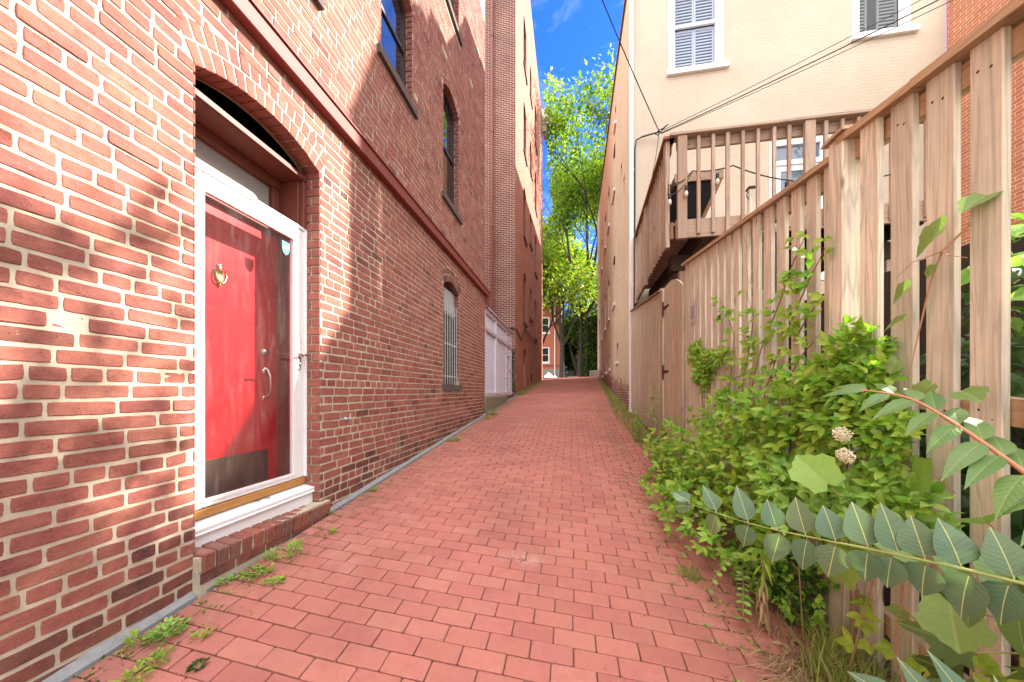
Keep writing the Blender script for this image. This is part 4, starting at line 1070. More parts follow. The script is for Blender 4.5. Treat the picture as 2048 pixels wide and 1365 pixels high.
# gate with arched top
gate = thing('fence_gate', (XF, 4.9, zb_(4.9)), 'arched cedar board gate with rusty strap hinges', 'gate')
garch = lambda Y: 1.28 + .235*max(0, 1-((Y-5.02)/.60)**2) if Y < 5.02 else 1.28 + .235*max(0, 1-((Y-5.02)/1.1)**2)
y = 4.46
while y < 5.26:
    w = R.uniform(.125, .14); picket(gate, y+.002, min(y+w, 5.30), garch, M['oldfence'], bottom=zb_(y)+.03); y += w+.002
for z in (1.209, .281, -.607):
    mb = MB(); zz = z
    mb.prism([(5.30, zz-.028), (5.30, zz+.028), (5.05, zz+.012), (5.02, zz), (5.05, zz-.012)], lambda h, z_, d: (XF-d, h, z_), .0, .005)
    mb.tube([(XF-.008, 5.315, zz-.10), (XF-.008, 5.315, zz+.10)], .013, 8); mb.box(XF-.004, XF+.002, 5.32, 5.37, zz-.11, zz+.11)
    mb.build('hinge', M['rust'], gate)
mb = MB(); mb.beam((XF+.04, 4.5, zb_(4.5)+.3), (XF+.04, 5.25, zb_(5.2)+1.6), .03, .09); mb.build('brace', M['fence_y'], gate)
# far section to the house corner
f3 = thing('picket_fence', (XF, 6.5, zb_(6.5)), 'farthest run of close dark cedar boards ending at the downspout', 'fence', 'cedar fences along the alley')
mb = MB(); mb.box(XF+.0, XF+.1, 5.375, 5.475, zb_(5.4)-.1, 1.53, 0, .008); mb.build('post', M['oldfence'], f3)
cap3 = lambda Y: 1.514 + .111*(Y-5.483)
y = 5.485
while y < 7.98:
    w = R.uniform(.085, .10); picket(f3, y, y+w-.008, lambda Y: cap3(Y)-.004, M['oldfence'], th=.018); y += w
beam_rail(f3, 'cap', 5.48, 8.02, lambda Y: cap3(Y)+.013, XF-.03, XF+.06, .028, M['deck_y'])
for dz in (.3, 1.6): beam_rail(f3, 'rail', 5.48, 8.02, lambda Y: zb_(Y)+dz, XF+.02, XF+.058, .088, M['fence_y'])
# small tin notice on the fence
sg = thing('notice_sign', (XF-.012, 4.06, .88), 'small gray tin notice nailed to the cedar pickets', 'sign')
mb = MB(); mb.box(XF-.012, XF-.006, 3.985, 4.155, .76, .985, 0, .002); mb.build('plate', M['sign'], sg)
mb = MB()
for q in range(5): mb.box(XF-.0135, XF-.0122, 4.01+.008*(q % 2), 4.13-.01*(q % 3), .93-q*.03, .942-q*.03)
mb.build('faded_lines', M['signtext'], sg)

# ================================================================== VEGETATION
def rv(): return Vector((R.gauss(0,1), R.gauss(0,1), R.gauss(0,1))).normalized()
UP = Vector((0,0,1))
def tripleaf(mb, p, d, L, W, mi=0, rows=3, shape='ovate'):
    """a sprig of three leaflets"""
    d = Vector(d).normalized(); n = (UP*.75 + Vector((-.55,-.45,0)) + rv()*.55).normalized()
    sd = d.cross(n); 
    if sd.length < 1e-3: sd = Vector((1,0,0))
    sd.normalize()
    for k, a in ((0, 0), (1, .95), (-1, -.95)):
        dd = d*math.cos(a) + sd*math.sin(a) + Vector((0,0,R.uniform(-.35,.1)))
        mb.leaf(p, dd, n + rv()*.35, L*R.uniform(.8,1.15)*(1 if k == 0 else .85), W*R.uniform(.85,1.15), rows, R.uniform(.1,.4), R.uniform(.05,.4), shape, mi)
def shrub(name, label, cat, base, blobs, n, L, W, mats, stems=14, stemmat='stem_brown', shape='ovate', group=None, bias=(-.5,-.3,.35), rows=3):
    t = thing(name, base, label, cat, group)
    mb = MB(); sm = MB(); b = Vector(base)
    tot = sum(q[6] if len(q) > 6 else q[3]*q[4]*q[5] for q in blobs)
    tips = []
    for q in blobs:
        c = Vector(q[:3]); r = q[3:6]; k = int(n*(q[6] if len(q) > 6 else r[0]*r[1]*r[2])/tot)
        for _ in range(k):
            v = rv(); s_ = R.random()**.5*(1.25 if R.random() < .15 else 1)
            p = c + Vector((v.x*r[0]*s_, v.y*r[1]*s_, v.z*r[2]*s_))
            if p.z < G(p.x, p.y)+.01: p.z = G(p.x, p.y) + R.uniform(.01,.08)
            if p.x > XF-.012 and name not in ('yard_shrub', 'garden_shrub'): p.x = XF-.012-R.uniform(0,.06)
            d = (v*1.0 + Vector(bias) + rv()*.6)
            tripleaf(mb, p, d, L, W, R.randrange(len(mats)), rows, shape)
            if R.random() < stems/max(1, n): tips.append(p)
    for p in tips:
        m = b.lerp(p, .5) + Vector((R.uniform(-.06,.06), R.uniform(-.08,.08), .08))
        s0 = Vector((b.x+R.uniform(-.05,.05), b.y+(p.y-b.y)*.5, 0)); s0.z = G(s0.x, s0.y)
        m = s0.lerp(p, .55) + rv()*.03
        sm.tube([s0, m, p], [.0038,.0028,.0015] if XF-.5 < b.x < XF else [.008,.006,.003], 5)
    mb.build('leaves', [M[x] for x in mats], t); sm.build('stems', M[stemmat], t)
    return t
# dense green shrub in front of the middle pickets
shrub('leafy_shrub', 'dense green shrub spreading onto the paving below the middle pickets', 'shrub', (1.2, 3.2, zb_(3.2)),
      [(1.16,2.70,-.62,.18,.60,.40,1.0), (1.12,3.35,-.66,.21,.6,.42,1.0), (1.08,3.95,-.70,.24,.5,.36,.7), (1.20,2.35,-.25,.15,.45,.30,.7), (1.23,2.05,-.12,.11,.30,.26,.5), (1.0,2.75,-.92,.28,.65,.20,.6), (.98,3.5,-.93,.26,.65,.18,.5), (1.2,2.2,-.66,.18,.4,.34,.6), (1.22,2.95,-.22,.12,.45,.24,.4)], 1250, .074, .033, ['leaf_shrub','leaf_shrub','leaf_yellow'], 24)
shrub('leafy_shrub', 'upright bush of small olive leaves against the joint post', 'shrub', (1.28, 1.85, zb_(1.85)),
      [(1.27,1.80,.08,.07,.17,.24,.9), (1.27,1.95,-.05,.08,.24,.24,.8), (1.26,1.68,-.2,.08,.2,.22,.5)], 520, .054, .027, ['leaf_shrub','leaf_shrub','leaf_yellow'], 7)
shrub('leafy_shrub', 'low glossy bright green shrub under the blue-green frond', 'shrub', (1.15, 1.95, zb_(1.95)),
      [(1.15,1.95,-.52,.16,.36,.16,.8), (1.20,1.58,-.46,.10,.26,.15,.5)], 330, .062, .030, ['leaf_bright','leaf_bright','leaf_shrub'], 2)
shrub('leafy_shrub', 'dark low bush beside the dead stalk at the fence foot', 'shrub', (1.2, 2.15, zb_(2.15)),
      [(1.2,2.12,-1.05,.12,.22,.2,.8), (1.1,2.3,-1.08,.12,.2,.14,.5)], 300, .042, .024, ['leaf_dark','leaf_shrub'], 4)
shrub('climbing_vine', 'small clump of climbing vine below the tin notice', 'vine', (1.32, 3.6, zb_(3.6)),
      [(1.30,3.62,.20,.05,.20,.16,.9), (1.31,3.85,.38,.035,.22,.13,.5), (1.31,3.35,.30,.03,.25,.08,.3)], 300, .058, .026, ['leaf_shrub','leaf_yellow'], 6)
# airy yellow-green vine spread over the middle pickets
vt = thing('climbing_vine', (1.31, 2.6, zb_(2.6)), 'airy yellow-green vine creeping high over the middle pickets', 'vine')
mb = MB(); sm = MB()
runs = [[(1.33,2.75,-.4),(1.32,2.6,.0),(1.32,2.45,.25),(1.32,2.3,.45),(1.31,2.15,.62),(1.31,2.02,.75)], [(1.33,2.9,-.3),(1.32,2.75,.1),(1.32,2.65,.3),(1.32,2.45,.55),(1.32,2.3,.78),(1.32,2.18,.90)],
        [(1.33,3.0,-.3),(1.32,2.9,.1),(1.32,2.8,.35),(1.32,2.75,.55),(1.32,2.85,.75)], [(1.33,2.5,-.3),(1.31,2.35,.05),(1.30,2.2,.2),(1.30,2.05,.3)], [(1.33,3.2,-.2),(1.32,3.1,.2),(1.32,3.05,.45),(1.32,3.2,.7),(1.32,3.35,.85)], [(1.32,2.3,.3),(1.31,2.15,.42),(1.31,2.06,.5)]]
for r_ in runs:
    sm.tube(r_, [.004]*(len(r_)-1)+[.0015], 5)
    for a, b in zip(r_, r_[1:]):
        a, b = Vector(a), Vector(b)
        for k in range(7):
            p = a.lerp(b, k/7) + Vector((-.01-R.random()*.03, R.gauss(0,.05), R.gauss(0,.04)))
            if p.z < -.3 and R.random() < .4: continue
            tripleaf(mb, p, Vector((-.7, R.gauss(0,.8), R.uniform(-.6,.4))), R.uniform(.045,.075), .032, R.randrange(2))
mb.build('leaves', [M['leaf_yellow'], M['leaf_shrub']], vt); sm.build('stems', M['stem_brown'], vt)
# grapevine on the near pickets
GL = []
for q in range(26):
    t = q/26*2*PI - PI/2
    r_ = .5*(1+.10*math.cos(5*(t-PI/2)))*(1+.05*math.sin(13*t)); GL.append((r_*math.cos(t)*1.0, .48+r_*math.sin(t)))
GL[0] = (0, .14)
MAPLE = [(0,0),(.16,.04),(.42,.0),(.36,.16),(.62,.34),(.44,.38),(.50,.62),(.28,.54),(.16,.66),(.12,.86),(0,1.08),(-.12,.86),(-.16,.66),(-.28,.54),(-.50,.62),(-.44,.38),(-.62,.34),(-.36,.16),(-.42,.0),(-.16,.04)]
gv = thing('grapevine', (1.33, 1.5, zb_(1.5)), 'trailing grapevine with broad leaves hanging on the nearest pickets', 'vine')
mb = MB(); sm = MB()
sm.tube([(1.40,1.40,.72),(1.36,1.42,.58),(1.31,1.46,.50),(1.31,1.50,.40),(1.315,1.53,.30),(1.32,1.57,.16),(1.32,1.60,.02)], [.004,.004,.0035,.003,.003,.002,.001], 6)
sm.tube([(1.31,1.46,.50),(1.28,1.41,.47),(1.29,1.36,.44)], [.002,.0015,.001], 5); sm.tube([(1.31,1.46,.50),(1.28,1.53,.49),(1.27,1.58,.45)], [.002,.0015,.001], 5)
for p, d, n, s_ in (((1.24,1.36,.56),(-.1,.55,-.25),(-1,-.5,.8),.13), ((1.38,1.36,.66),(-.5,.1,-.2),(-.4,-.5,1),.10), ((1.27,1.52,.40),(-.1,.8,-.3),(-1,-.5,.7),.095), ((1.29,1.49,.42),(-.2,-.5,.4),(-1,-.4,.6),.05), ((1.27,1.54,.28),(-.2,.6,-.15),(-.6,-.5,1),.085), ((1.29,1.60,.13),(-.3,.1,-.6),(-1,-.6,.5),.06), ((1.27,1.36,.0),(-.2,-.6,-.1),(-.7,-.4,1),.08), ((1.25,1.42,.03),(-.3,.3,-.5),(-.9,-.4,.5),.07)):
    mb.polyleaf(p, d, n, GL, s_, .22, .25)
mb.build('leaves', M['leaf_grape'], gv); sm.build('stem', M['stem_red'], gv)

# blue-green frond in front, and the reddish frond above it
def frond(label, pts, n, Ls, Ws, updir, mat, stemmat, side=(1,1), tilt=.35, droop=.2, stem_r=.005, shape='lance', sweep=.3):
    pts = [Vector(p) for p in pts]; t = thing('ailanthus_frond', pts[-1], label, 'plant', None)
    def at(u):
        x = u*(len(pts)-1); i = min(int(x), len(pts)-2); f = x-i
        q = pts[max(i-1,0)]; a, b = pts[i], pts[i+1]; c = pts[min(i+2, len(pts)-1)]
        return .5*((2*a)+(b-q)*f+(2*q-5*a+4*b-c)*f*f+(3*a-q-3*b+c)*f**3)
    line = [at(k/24) for k in range(25)]
    sm = MB(); sm.tube(line, [stem_r*(.25+.75*k/24) for k in range(25)], 7)
    mb = MB(); up = Vector(updir)
    for k in range(n):
        u = .02 + .96*(k/(n-1))**.9; p = at(u); tan = (at(max(0, u-.02))-at(min(1, u+.02))).normalized()
        for sgn in (1, -1):
            if k == 0 and sgn == 1: dd = tan*1.0 + up*.35
            elif k == 0: dd = tan*1.0 - up*.25
            else: dd = tan*(sweep+.32*max(0, 1-u*3))*R.uniform(.8,1.2) + up*sgn*(1.0)
            view = Vector((0,0,.15)) - p; nn = (view.normalized()*1.0 + Vector((.0,0,.35)) + rv()*.38)
            if tilt: nn = nn*(1-tilt) + UP*tilt
            L = (Ls[0] + (Ls[1]-Ls[0])*min(1, u*2.0))*R.uniform(.82,1.12)*(side[0] if sgn == 1 else side[1]); W = (Ws[0] + (Ws[1]-Ws[0])*min(1, u*2.0))*R.uniform(.92,1.06)
            off = (up*sgn).normalized()*.006
            pp = p + tan*R.uniform(-.006,.006) 
            sm.tube([pp, pp+off*1.6], .0016, 5)
            mb.leaf(pp+off, dd, nn, L, W, 7, R.uniform(.08,.22), R.uniform(.6,1.2)*droop, shape)
    mb.build('leaflets', mat, t); sm.build('stem', stemmat, t, True); return t
frond('blue-green compound frond reaching across the foreground', [(.355,1.13,-.345), (.47,1.0,-.352), (.58,.90,-.345), (.68,.82,-.338), (.79,.745,-.340), (.95,.66,-.36)], 14, (.078,.086), (.046,.062), (.0,.05,1), M['leaf_ail'], M['stem_green'], (1.0,.97), .0, .22, .004, 'broad', .2)
frond('reddish stemmed frond of drooping leaflets before the nearest pickets', [(.90,1.24,.005), (.97,1.17,-.02), (1.02,1.10,-.09), (1.06,1.03,-.17), (1.10,.97,-.25), (1.15,.90,-.33)], 12, (.09,.14), (.035,.05), (.55,.45,.42), M['leaf_ail2'], M['stem_red'], (1.0,1.0), .45, .35, .008)
frond('partly hidden frond at the lower right edge', [(.86,1.00,-.44), (.93,.93,-.46), (1.0,.85,-.48), (1.08,.76,-.5)], 6, (.10,.13), (.04,.06), (-.2,.2,1), M['leaf_ail2'], M['stem_green'], (1,1), .3, .3, .005)
frond('small frond of young leaflets at the bottom right corner', [(.74,.92,-.72), (.82,.86,-.72), (.90,.78,-.73), (1.0,.70,-.74)], 6, (.10,.15), (.05,.07), (-.15,.1,1), M['leaf_ail'], M['stem_green'], (1,.9), .2, .25, .005)
# maple sapling, lower right
mp = thing('maple_sapling', (1.22, 1.12, zb_(1.12)), 'dark olive maple sapling at the foot of the nearest pickets', 'sapling')
mb = MB(); sm = MB(); sm.tube([(1.24,1.12,zb_(1.12)), (1.2,1.12,-.95), (1.16,1.1,-.7), (1.15,1.08,-.55)], [.006,.005,.004,.002], 6)
for p, d, n, s_ in (((1.10,1.14,-.72),(-.45,.35,.1),(-.4,-.6,.8),.14), ((1.12,1.02,-.66),(-.2,-.6,.15),(-.5,-.4,.8),.16), ((1.06,1.05,-.80),(-.6,0,-.2),(-.4,-.7,.8),.15), ((1.14,1.2,-.64),(0,.7,.2),(-.7,-.6,.6),.12), ((1.1,.98,-.88),(-.5,-.5,-.1),(-.3,-.5,.9),.15), ((1.15,1.22,-.85),(-.3,.7,-.1),(-.6,-.7,.7),.12), ((1.12,1.1,-.98),(-.6,.2,-.3),(-.5,-.8,.6),.13)):
    mb.polyleaf(p, d, n, MAPLE, s_, .18, .2); sm.tube([p, (1.17,1.11,p[2]+.03)], .0025, 5)
mb.build('leaves', M['leaf_maple'], mp); sm.build('stem', M['stem_green'], mp)
# bright heart leaves and yellow creeper between
cr = thing('creeper', (1.2, 1.45, zb_(1.45)), 'yellow-green creeper with round leaves under the blue-green frond', 'vine')
mb = MB(); sm = MB()
for p, d, n, s_ in (((1.06,1.60,-.40),(-.2,.3,.35),(-.6,-.6,.7),.17), ((1.16,1.63,-.72),(-.1,.5,-.5),(-1,-.8,.5),.14), ((1.14,1.50,-.66),(.1,-.1,.5),(-.8,-.9,.4),.08), ((1.02,1.12,-.56),(-.1,-.2,-.5),(-.8,-.7,.2),.13), ((1.18,1.45,-.78),(0,.2,-.5),(-.9,-.8,.3),.06), ((1.2,1.36,-.28),(.1,.5,-.2),(-1,-.5,.5),.16), ((1.22,1.25,-.38),(-.3,-.3,.1),(-.8,-.4,.7),.13)):
    mb.polyleaf(p, d, n, GL, s_, .15, .15, R.randrange(2)); sm.tube([p, (Vector(p)+Vector((.06,.0,-.06)))], .002, 5)
for k in range(38):
    p = Vector((1.24+R.uniform(-.08,.05), R.uniform(1.0,1.75), 0)); p.z = R.uniform(-1.15,-.5)
    tripleaf(mb, p, Vector((-.6, R.gauss(0,.5), R.uniform(-.4,.3))), R.uniform(.045,.085), .036, 2)
for k in range(3):
    y = 1.05+.25*k; sm.tube([(1.3,y,zb_(y)), (1.28,y+.05,-1.0), (1.25,y-.02,-.75), (1.22,y+.04,-.55)], [.003,.003,.002,.001], 5)
mb.build('leaves', [M['leaf_grape'], M['leaf_bright'], M['leaf_yellow']], cr); sm.build('stems', M['stem_red'], cr)
# cream flower heads
fl = thing('flower_head', (1.15, 1.66, -.22), 'two cream flower clusters hanging above the low bright shrub', 'flower')
for c, r_ in (((1.14,1.655,-.185), .045), ((1.12,1.61,-.265), .042)):
    mb = MB()
    for k in range(230):
        v = rv(); v.x = -abs(v.x); p = Vector(c)+Vector((v.x*r_*.5, v.y*r_, v.z*r_*.6))*R.uniform(.55,1.25); s_ = R.uniform(.0022,.0042)
        mb.lathe(p, [(0,-s_),(s_*.9,-s_*.3),(s_*.8,s_*.5),(0,s_)], 6)
    mb.build('blossom', M['flower'], fl)
mb = MB(); mb.tube([(1.25,1.7,-.5),(1.2,1.68,-.35),(1.15,1.655,-.2)], .003, 5); mb.tube([(1.2,1.68,-.35),(1.13,1.61,-.27)], .002, 5); mb.build('stem', M['stem_green'], fl)
# sprigs of small round leaves trailing on the ground
sp = thing('trailing_sprig', (.95, 2.4, zb_(2.4)), 'trailing sprigs of small round leaves along the paving edge', 'plant')
mb = MB(); sm = MB()
for a, b, hgt in (((1.1,2.9,-.95),(.72,2.75,-1.02),.10), ((1.1,2.5,-.95),(.74,2.42,-1.08),.08), ((1.05,2.2,-1.0),(.80,2.15,-1.15),.1), ((1.1,2.35,-1.0),(.95,2.05,-1.2),.08), ((1.1,2.6,-.9),(.78,2.58,-1.0),.12), ((1.0,2.2,-1.05),(.9,1.98,-1.2),.05)):
    a, b = Vector(a), Vector(b); L = []
    for k in range(11):
        t = k/10; p = a.lerp(b, t)+Vector((0,0,hgt*4*t*(1-t))); p.z = max(p.z, G(p.x,p.y)+.02); L.append(p)
    sm.tube(L, .0022, 5)
    for k in range(1, 11):
        tn = (L[k]-L[k-1]).normalized(); sd = tn.cross(UP).normalized()
        for sg_ in (-1, 1): mb.leaf(L[k], sd*sg_+tn*.4+UP*.15, UP+rv()*.3, R.uniform(.030,.042), R.uniform(.024,.03), 3, .1, .1, 'round', R.randrange(2))
mb.build('leaves', [M['leaf_bright'], M['leaf_grape']], sp); sm.build('stems', M['stem_brown'], sp)
# tall horseweeds at the gate and verge
def horseweed(label, base, h, n, L, W, mat, lean=(0,0), grp=None, start=.25):
    t = thing('tall_weed', base, label, 'weed', grp); b = Vector(base); top = b + Vector((lean[0], lean[1], h))
    sm = MB(); sm.tube([b, b.lerp(top,.5)+Vector((.01,.01,0)), top], [.007,.005,.002], 6); sm.build('stem', M['stem_green'], t)
    mb = MB()
    for k in range(n):
        u = start + (1-start)*k/n; a = k*2.4+R.uniform(-.3,.3); p = b.lerp(top, u)
        mb.leaf(p, (math.cos(a), math.sin(a), R.uniform(-.15,.35)), UP+rv()*.3, L*R.uniform(.7,1.1)*(1.1-.5*u), W, 4, .2, R.uniform(.2,.6), 'lance')
    mb.build('leaves', mat, t); return t
horseweed('tall broad-leaved weed standing before the gate hinges', (1.22, 5.35, zb_(5.35)), .95, 17, .20, .055, M['leaf_bright'], start=.38)
horseweed('bushy narrow-leaved weed at the front corner of the dense shrub', (1.0, 3.95, G(1.0,3.95)), .55, 60, .12, .016, M['leaf_yellow'], start=.1)
horseweed('ferny weed under the white downspout', (1.15, 6.2, G(1.15,6.2)), .42, 60, .11, .018, M['leaf_bright'], start=.1)
horseweed('ferny weed between the downspout and the broad-leaved weed', (1.05, 5.6, G(1.05,5.6)), .36, 60, .12, .018, M['leaf_shrub'], start=.05)
horseweed('thin weed against the peeling tan wall', (1.37, 9.9, G(1.37,9.9)), .55, 20, .13, .025, M['leaf_yellow'], start=.2)
ds = thing('dead_stalk', (1.02, 1.97, G(1.02,1.97)), 'dead brown stalk with withered leaves at the paving edge', 'weed')
mb = MB(); mb.tube([(1.02,1.97,-1.28), (1.01,1.98,-1.1), (.995,1.97,-.96), (.985,1.98,-.86)], [.006,.006,.005,.003], 6); mb.build('stem', M['stem_brown'], ds)
mb = MB()
for k in range(26):
    a = k*2.4; z = -.86-.012*k
    mb.leaf((.99,1.975,z), (math.cos(a)*.5, math.sin(a)*.5, -1 if k > 8 else -.4), (math.cos(a),math.sin(a),.3), R.uniform(.06,.12), .014, 3, .5, .2, 'lance', 0 if k < 10 else 1)
mb.build('leaves', [M['leaf_yellow'], M['drygrass']], ds)
# low weeds along the left wall, each its own thing
def rosette(label, c, r_, n, L, W, mat, hgt=.5, shape='lance'):
    z = G(c[0], c[1]); t = thing('small_weed', (c[0], c[1], z), label, 'weed', 'weeds in the paving joints')
    mb = MB(); sm = MB()
    for k in range(n):
        a = R.uniform(0, 2*PI); q = r_*R.random()**.6; p = Vector((c[0]+q*math.cos(a), c[1]+q*math.sin(a), z+.006+R.uniform(0,hgt*r_)))
        mb.leaf(p, (math.cos(a), math.sin(a), R.uniform(.1,.3+2*hgt)), UP+rv()*.3, L*.85*R.uniform(.5,1.2), W*R.uniform(.7,1.1), 3, .2, R.uniform(.1,.5), shape)
        if k % 5 == 0: sm.tube([(c[0], c[1], z-.005), p], .0015, 4)
    mb.build('leaves', mat, t); sm.build('stems', M['stem_green'], t)
rosette('tallest weed tuft by the rowlock doorstep', (-1.74,1.90), .05, 60, .05, .013, M['leaf_bright'], 1.6)
rosette('second feathery tuft leaning on the tallest weed', (-1.83,1.83), .04, 45, .045, .012, M['leaf_bright'], 1.4)
rosette('broad flat mat of weeds below the doorstep middle', (-1.80,1.70), .075, 110, .028, .014, M['leaf_shrub'], .35, 'ovate')
rosette('small tuft at the gray strip below the doorstep', (-1.89,1.60), .035, 45, .028, .013, M['leaf_bright'], .6, 'ovate')
rosette('low mossy weed set out in the paving beside the flat mat', (-1.64,1.66), .045, 60, .024, .012, M['leaf_shrub'], .5, 'ovate')
rosette('round cushion of dark parsley-like weed near the picture corner', (-1.80,1.25), .065, 130, .030, .017, M['leaf_bright'], .6, 'ovate')
rosette('pale spiky sprout beside the parsley-like cushion', (-1.86,1.18), .03, 24, .045, .012, M['leaf_yellow'], 1.2)
rosette('pale sprout in the joint right of the cushion', (-1.64,1.27), .03, 28, .03, .011, M['leaf_yellow'], 1.0)
rosette('yellowish spiky weed at the very bottom left', (-1.67,1.06), .04, 36, .04, .013, M['leaf_yellow'], 1.1)
rosette('flat dark weed in a joint at the bottom edge', (-1.52,1.17), .03, 50, .02, .012, M['leaf_dark'], .3, 'ovate')
rosette('weed strip running along a joint right of the cushion', (-1.70,1.14), .05, 50, .026, .012, M['leaf_shrub'], .5, 'ovate')
rosette('bluish tuft at the far end of the doorstep', (-1.91,2.45), .03, 40, .022, .010, M['leaf_grape'], .7)
rosette('lone weed in the gray strip past the tap', (-1.86,2.98), .03, 36, .026, .012, M['leaf_shrub'], .6)
rosette('leafy weed with dry leaf past the doorstep', (-1.70,2.22), .028, 30, .024, .013, M['leaf_yellow'], .8, 'ovate')
rosette('weed patch under the barred window', (-1.78,5.1), .08, 60, .05, .018, M['leaf_shrub'], .5, 'ovate')
rosette('weed tuft at the mossy concrete footing', (-1.78,7.75), .10, 80, .07, .025, M['leaf_bright'], .8, 'ovate')
rosette('weed tuft short of the mossy concrete footing', (-1.76,7.1), .06, 50, .05, .02, M['leaf_shrub'], .6, 'ovate')
rosette('dark weed in the far left joint by the striped brick wall', (-1.82,12.6), .16, 90, .10, .02, M['leaf_shrub'], .6)
# moss and tiny sprouts in the joints (uncountable)
mb = MB()
for k in range(1300):
    side = R.random()
    if side < .45: y = .6 + R.random()**1.6*12; x = -1.9 + abs(R.gauss(0,.14))
    else: y = 1.2 + R.random()**1.4*9; x = (.80 if y > 2.5 else .95) - abs(R.gauss(0,.16))
    row_ = round((y+.6)/.102)*.102-.6
    if R.random() < .7: y = row_
    c = Vector((x, y, G(x, y)+.003))
    for q in range(R.randrange(2, 6)):
        a = R.uniform(0, 2*PI); mb.leaf(c+Vector((R.gauss(0,.012), R.gauss(0,.004), 0)), (math.cos(a), math.sin(a), R.uniform(.2,1)), UP+rv()*.4, R.uniform(.012,.028), R.uniform(.005,.011), 1, .2, .2, 'ovate', R.choice((0,0,1,2)))
tag(mb.build('joint_moss', [M['leaf_shrub'], M['leaf_dark'], M['drygrass']]), kind='stuff')
# leaf litter and crumbs
mb = MB()
for k in range(260):
    y = 1.0 + R.random()**1.5*10; x = R.choice([-1.85+abs(R.gauss(0,.25)), .95-abs(R.gauss(0,.3)), R.uniform(-1.8,.9)])
    a = R.uniform(0, 2*PI); mb.leaf((x, y, G(x,y)+.010), (math.cos(a), math.sin(a), .1), UP+rv()*.3, R.uniform(.010,.03), R.uniform(.005,.012), 1, .3, .3, 'ovate')
for k in range(240):
    y = 1.5+R.random()*2.2; x = 1.02+abs(R.gauss(0,.12)); a = R.uniform(0, 2*PI)
    if x < 1.33: mb.leaf((x, y, G(x,y)+.008+R.random()*.02), (math.cos(a), math.sin(a), R.uniform(0,.2)), UP+rv()*.5, R.uniform(.03,.07), R.uniform(.008,.02), 2, .3, .3, 'ovate')
tag(mb.build('leaf_litter', M['drygrass']), kind='stuff')
# verge grass
def blade(mb, p, h, w, mi):
    a = R.uniform(0, 2*PI); ln = R.uniform(.1,.75)*h; sd = Vector((-math.sin(a), math.cos(a), 0))*w/2; dr = Vector((math.cos(a), math.sin(a), 0))
    p = Vector(p); m = p + UP*h*.6 + dr*ln*.35; t = p + UP*h*R.uniform(.75,1) + dr*ln
    mb.raw([tuple(p-sd), tuple(p+sd), tuple(m+sd*.7), tuple(m-sd*.7), tuple(t)], [(0,1,2,3),(3,2,4)], mi, [[(0,0),(1,0),(1,.5),(0,.5)],[(0,.5),(1,.5),(.5,1)]])
mb = MB()
for k in range(9000):
    y = 3.9 + R.random()**1.25*20
    xe = (1.02 - .03*(y-4) if y < 7 else .90 + .0555*(y-7)) + .06*noise.noise((y*1.3, 0, 5)); x1 = XR(y)
    x = xe + (x1-xe)*R.random()**.8
    if x > x1-.01: continue
    h = R.uniform(.03,.12)*(1+.5*noise.noise((x*4, y*2, 0)))
    blade(mb, (x, y, G(x,y)), h, R.uniform(.004,.008)*(1+y*.05), R.choice((0,0,0,1)))
for k in range(700):
    y = R.uniform(12.6, 22); x = -1.95+abs(R.gauss(0,.12)); blade(mb, (x,y,G(x,y)), R.uniform(.04,.12), .012, 0)
for k in range(1400):
    y = 1.5+R.random()*2.6; x = R.uniform(.98,1.32) if y > 2 else R.uniform(1.12,1.33)
    blade(mb, (x, y, G(x,y)), R.uniform(.02,.09), R.uniform(.002,.004), R.choice((0,1,1)))
tag(mb.build('verge_grass', [M['grass'], M['drygrass']]), kind='stuff')
def tuft(label, c, n, h, sp_):
    t = thing('grass_tuft', (c[0], c[1], G(*c)), label, 'grass tuft'); mb = MB()
    for k in range(n):
        x, y = c[0]+R.gauss(0, sp_), c[1]+R.gauss(0, sp_); blade(mb, (min(x,1.33), y, G(x,y)), h*R.uniform(.5,1.15), R.uniform(.003,.006), 1 if R.random() < .15 else 0)
    mb.build('blades', [M['grass'], M['drygrass']], t)
tuft('bright grass tuft at the foot of the pale pickets', (1.2, 1.74), 620, .24, .06)
tuft('thin grass tuft at the bottom edge below the pickets', (1.17, 1.58), 420, .22, .06)
tuft('short grass clump at the edge of the paving', (.76, 2.36), 120, .07, .03)
dg = thing('dry_grass', (1.04, 1.74, G(1.04,1.74)), 'matted dry grass lying over the paving corner', 'grass tuft'); mb = MB()
for k in range(160):
    x, y = 1.05+R.gauss(0,.07), 1.73+R.gauss(0,.09); a = R.uniform(-.4,1.2)+(PI if R.random() < .5 else 0); z = G(x,y)+.01
    l = R.uniform(.06,.2); p = Vector((x,y,z)); d = Vector((math.cos(a), math.sin(a), 0)); mb.tube([p, p+d*l*.5+UP*R.uniform(.01,.05), p+d*l+UP*R.uniform(0,.02)], .0016, 4)
mb.build('stalks', M['drygrass'], dg)

# shrubs in the yard behind the pickets (dark in the gaps)
shrub('yard_shrub', 'dark yard shrub filling the gaps behind the nearest pickets', 'shrub', (2.0, 1.6, zb_(1.6)), [(1.95,1.35,-.5,.4,.75,.8,1), (2.0,2.3,-.4,.4,.7,.8,1), (1.9,.6,-.4,.35,.6,.9,.8), (2.0,1.2,.35,.35,.6,.35,.5)], 900, .11, .06, ['leaf_dark','leaf_hedge'], 30, bias=(-.3,-.3,.2))
shrub('yard_shrub', 'leafy yard shrub showing through gaps by the orange wing', 'shrub', (2.4, 1.9, zb_(1.9)), [(2.2,1.9,.55,.3,.35,.3,1), (2.3,1.3,.6,.3,.35,.35,1)], 220, .10, .06, ['leaf_bright','leaf_dark'], 14, bias=(-.3,-.3,.2))
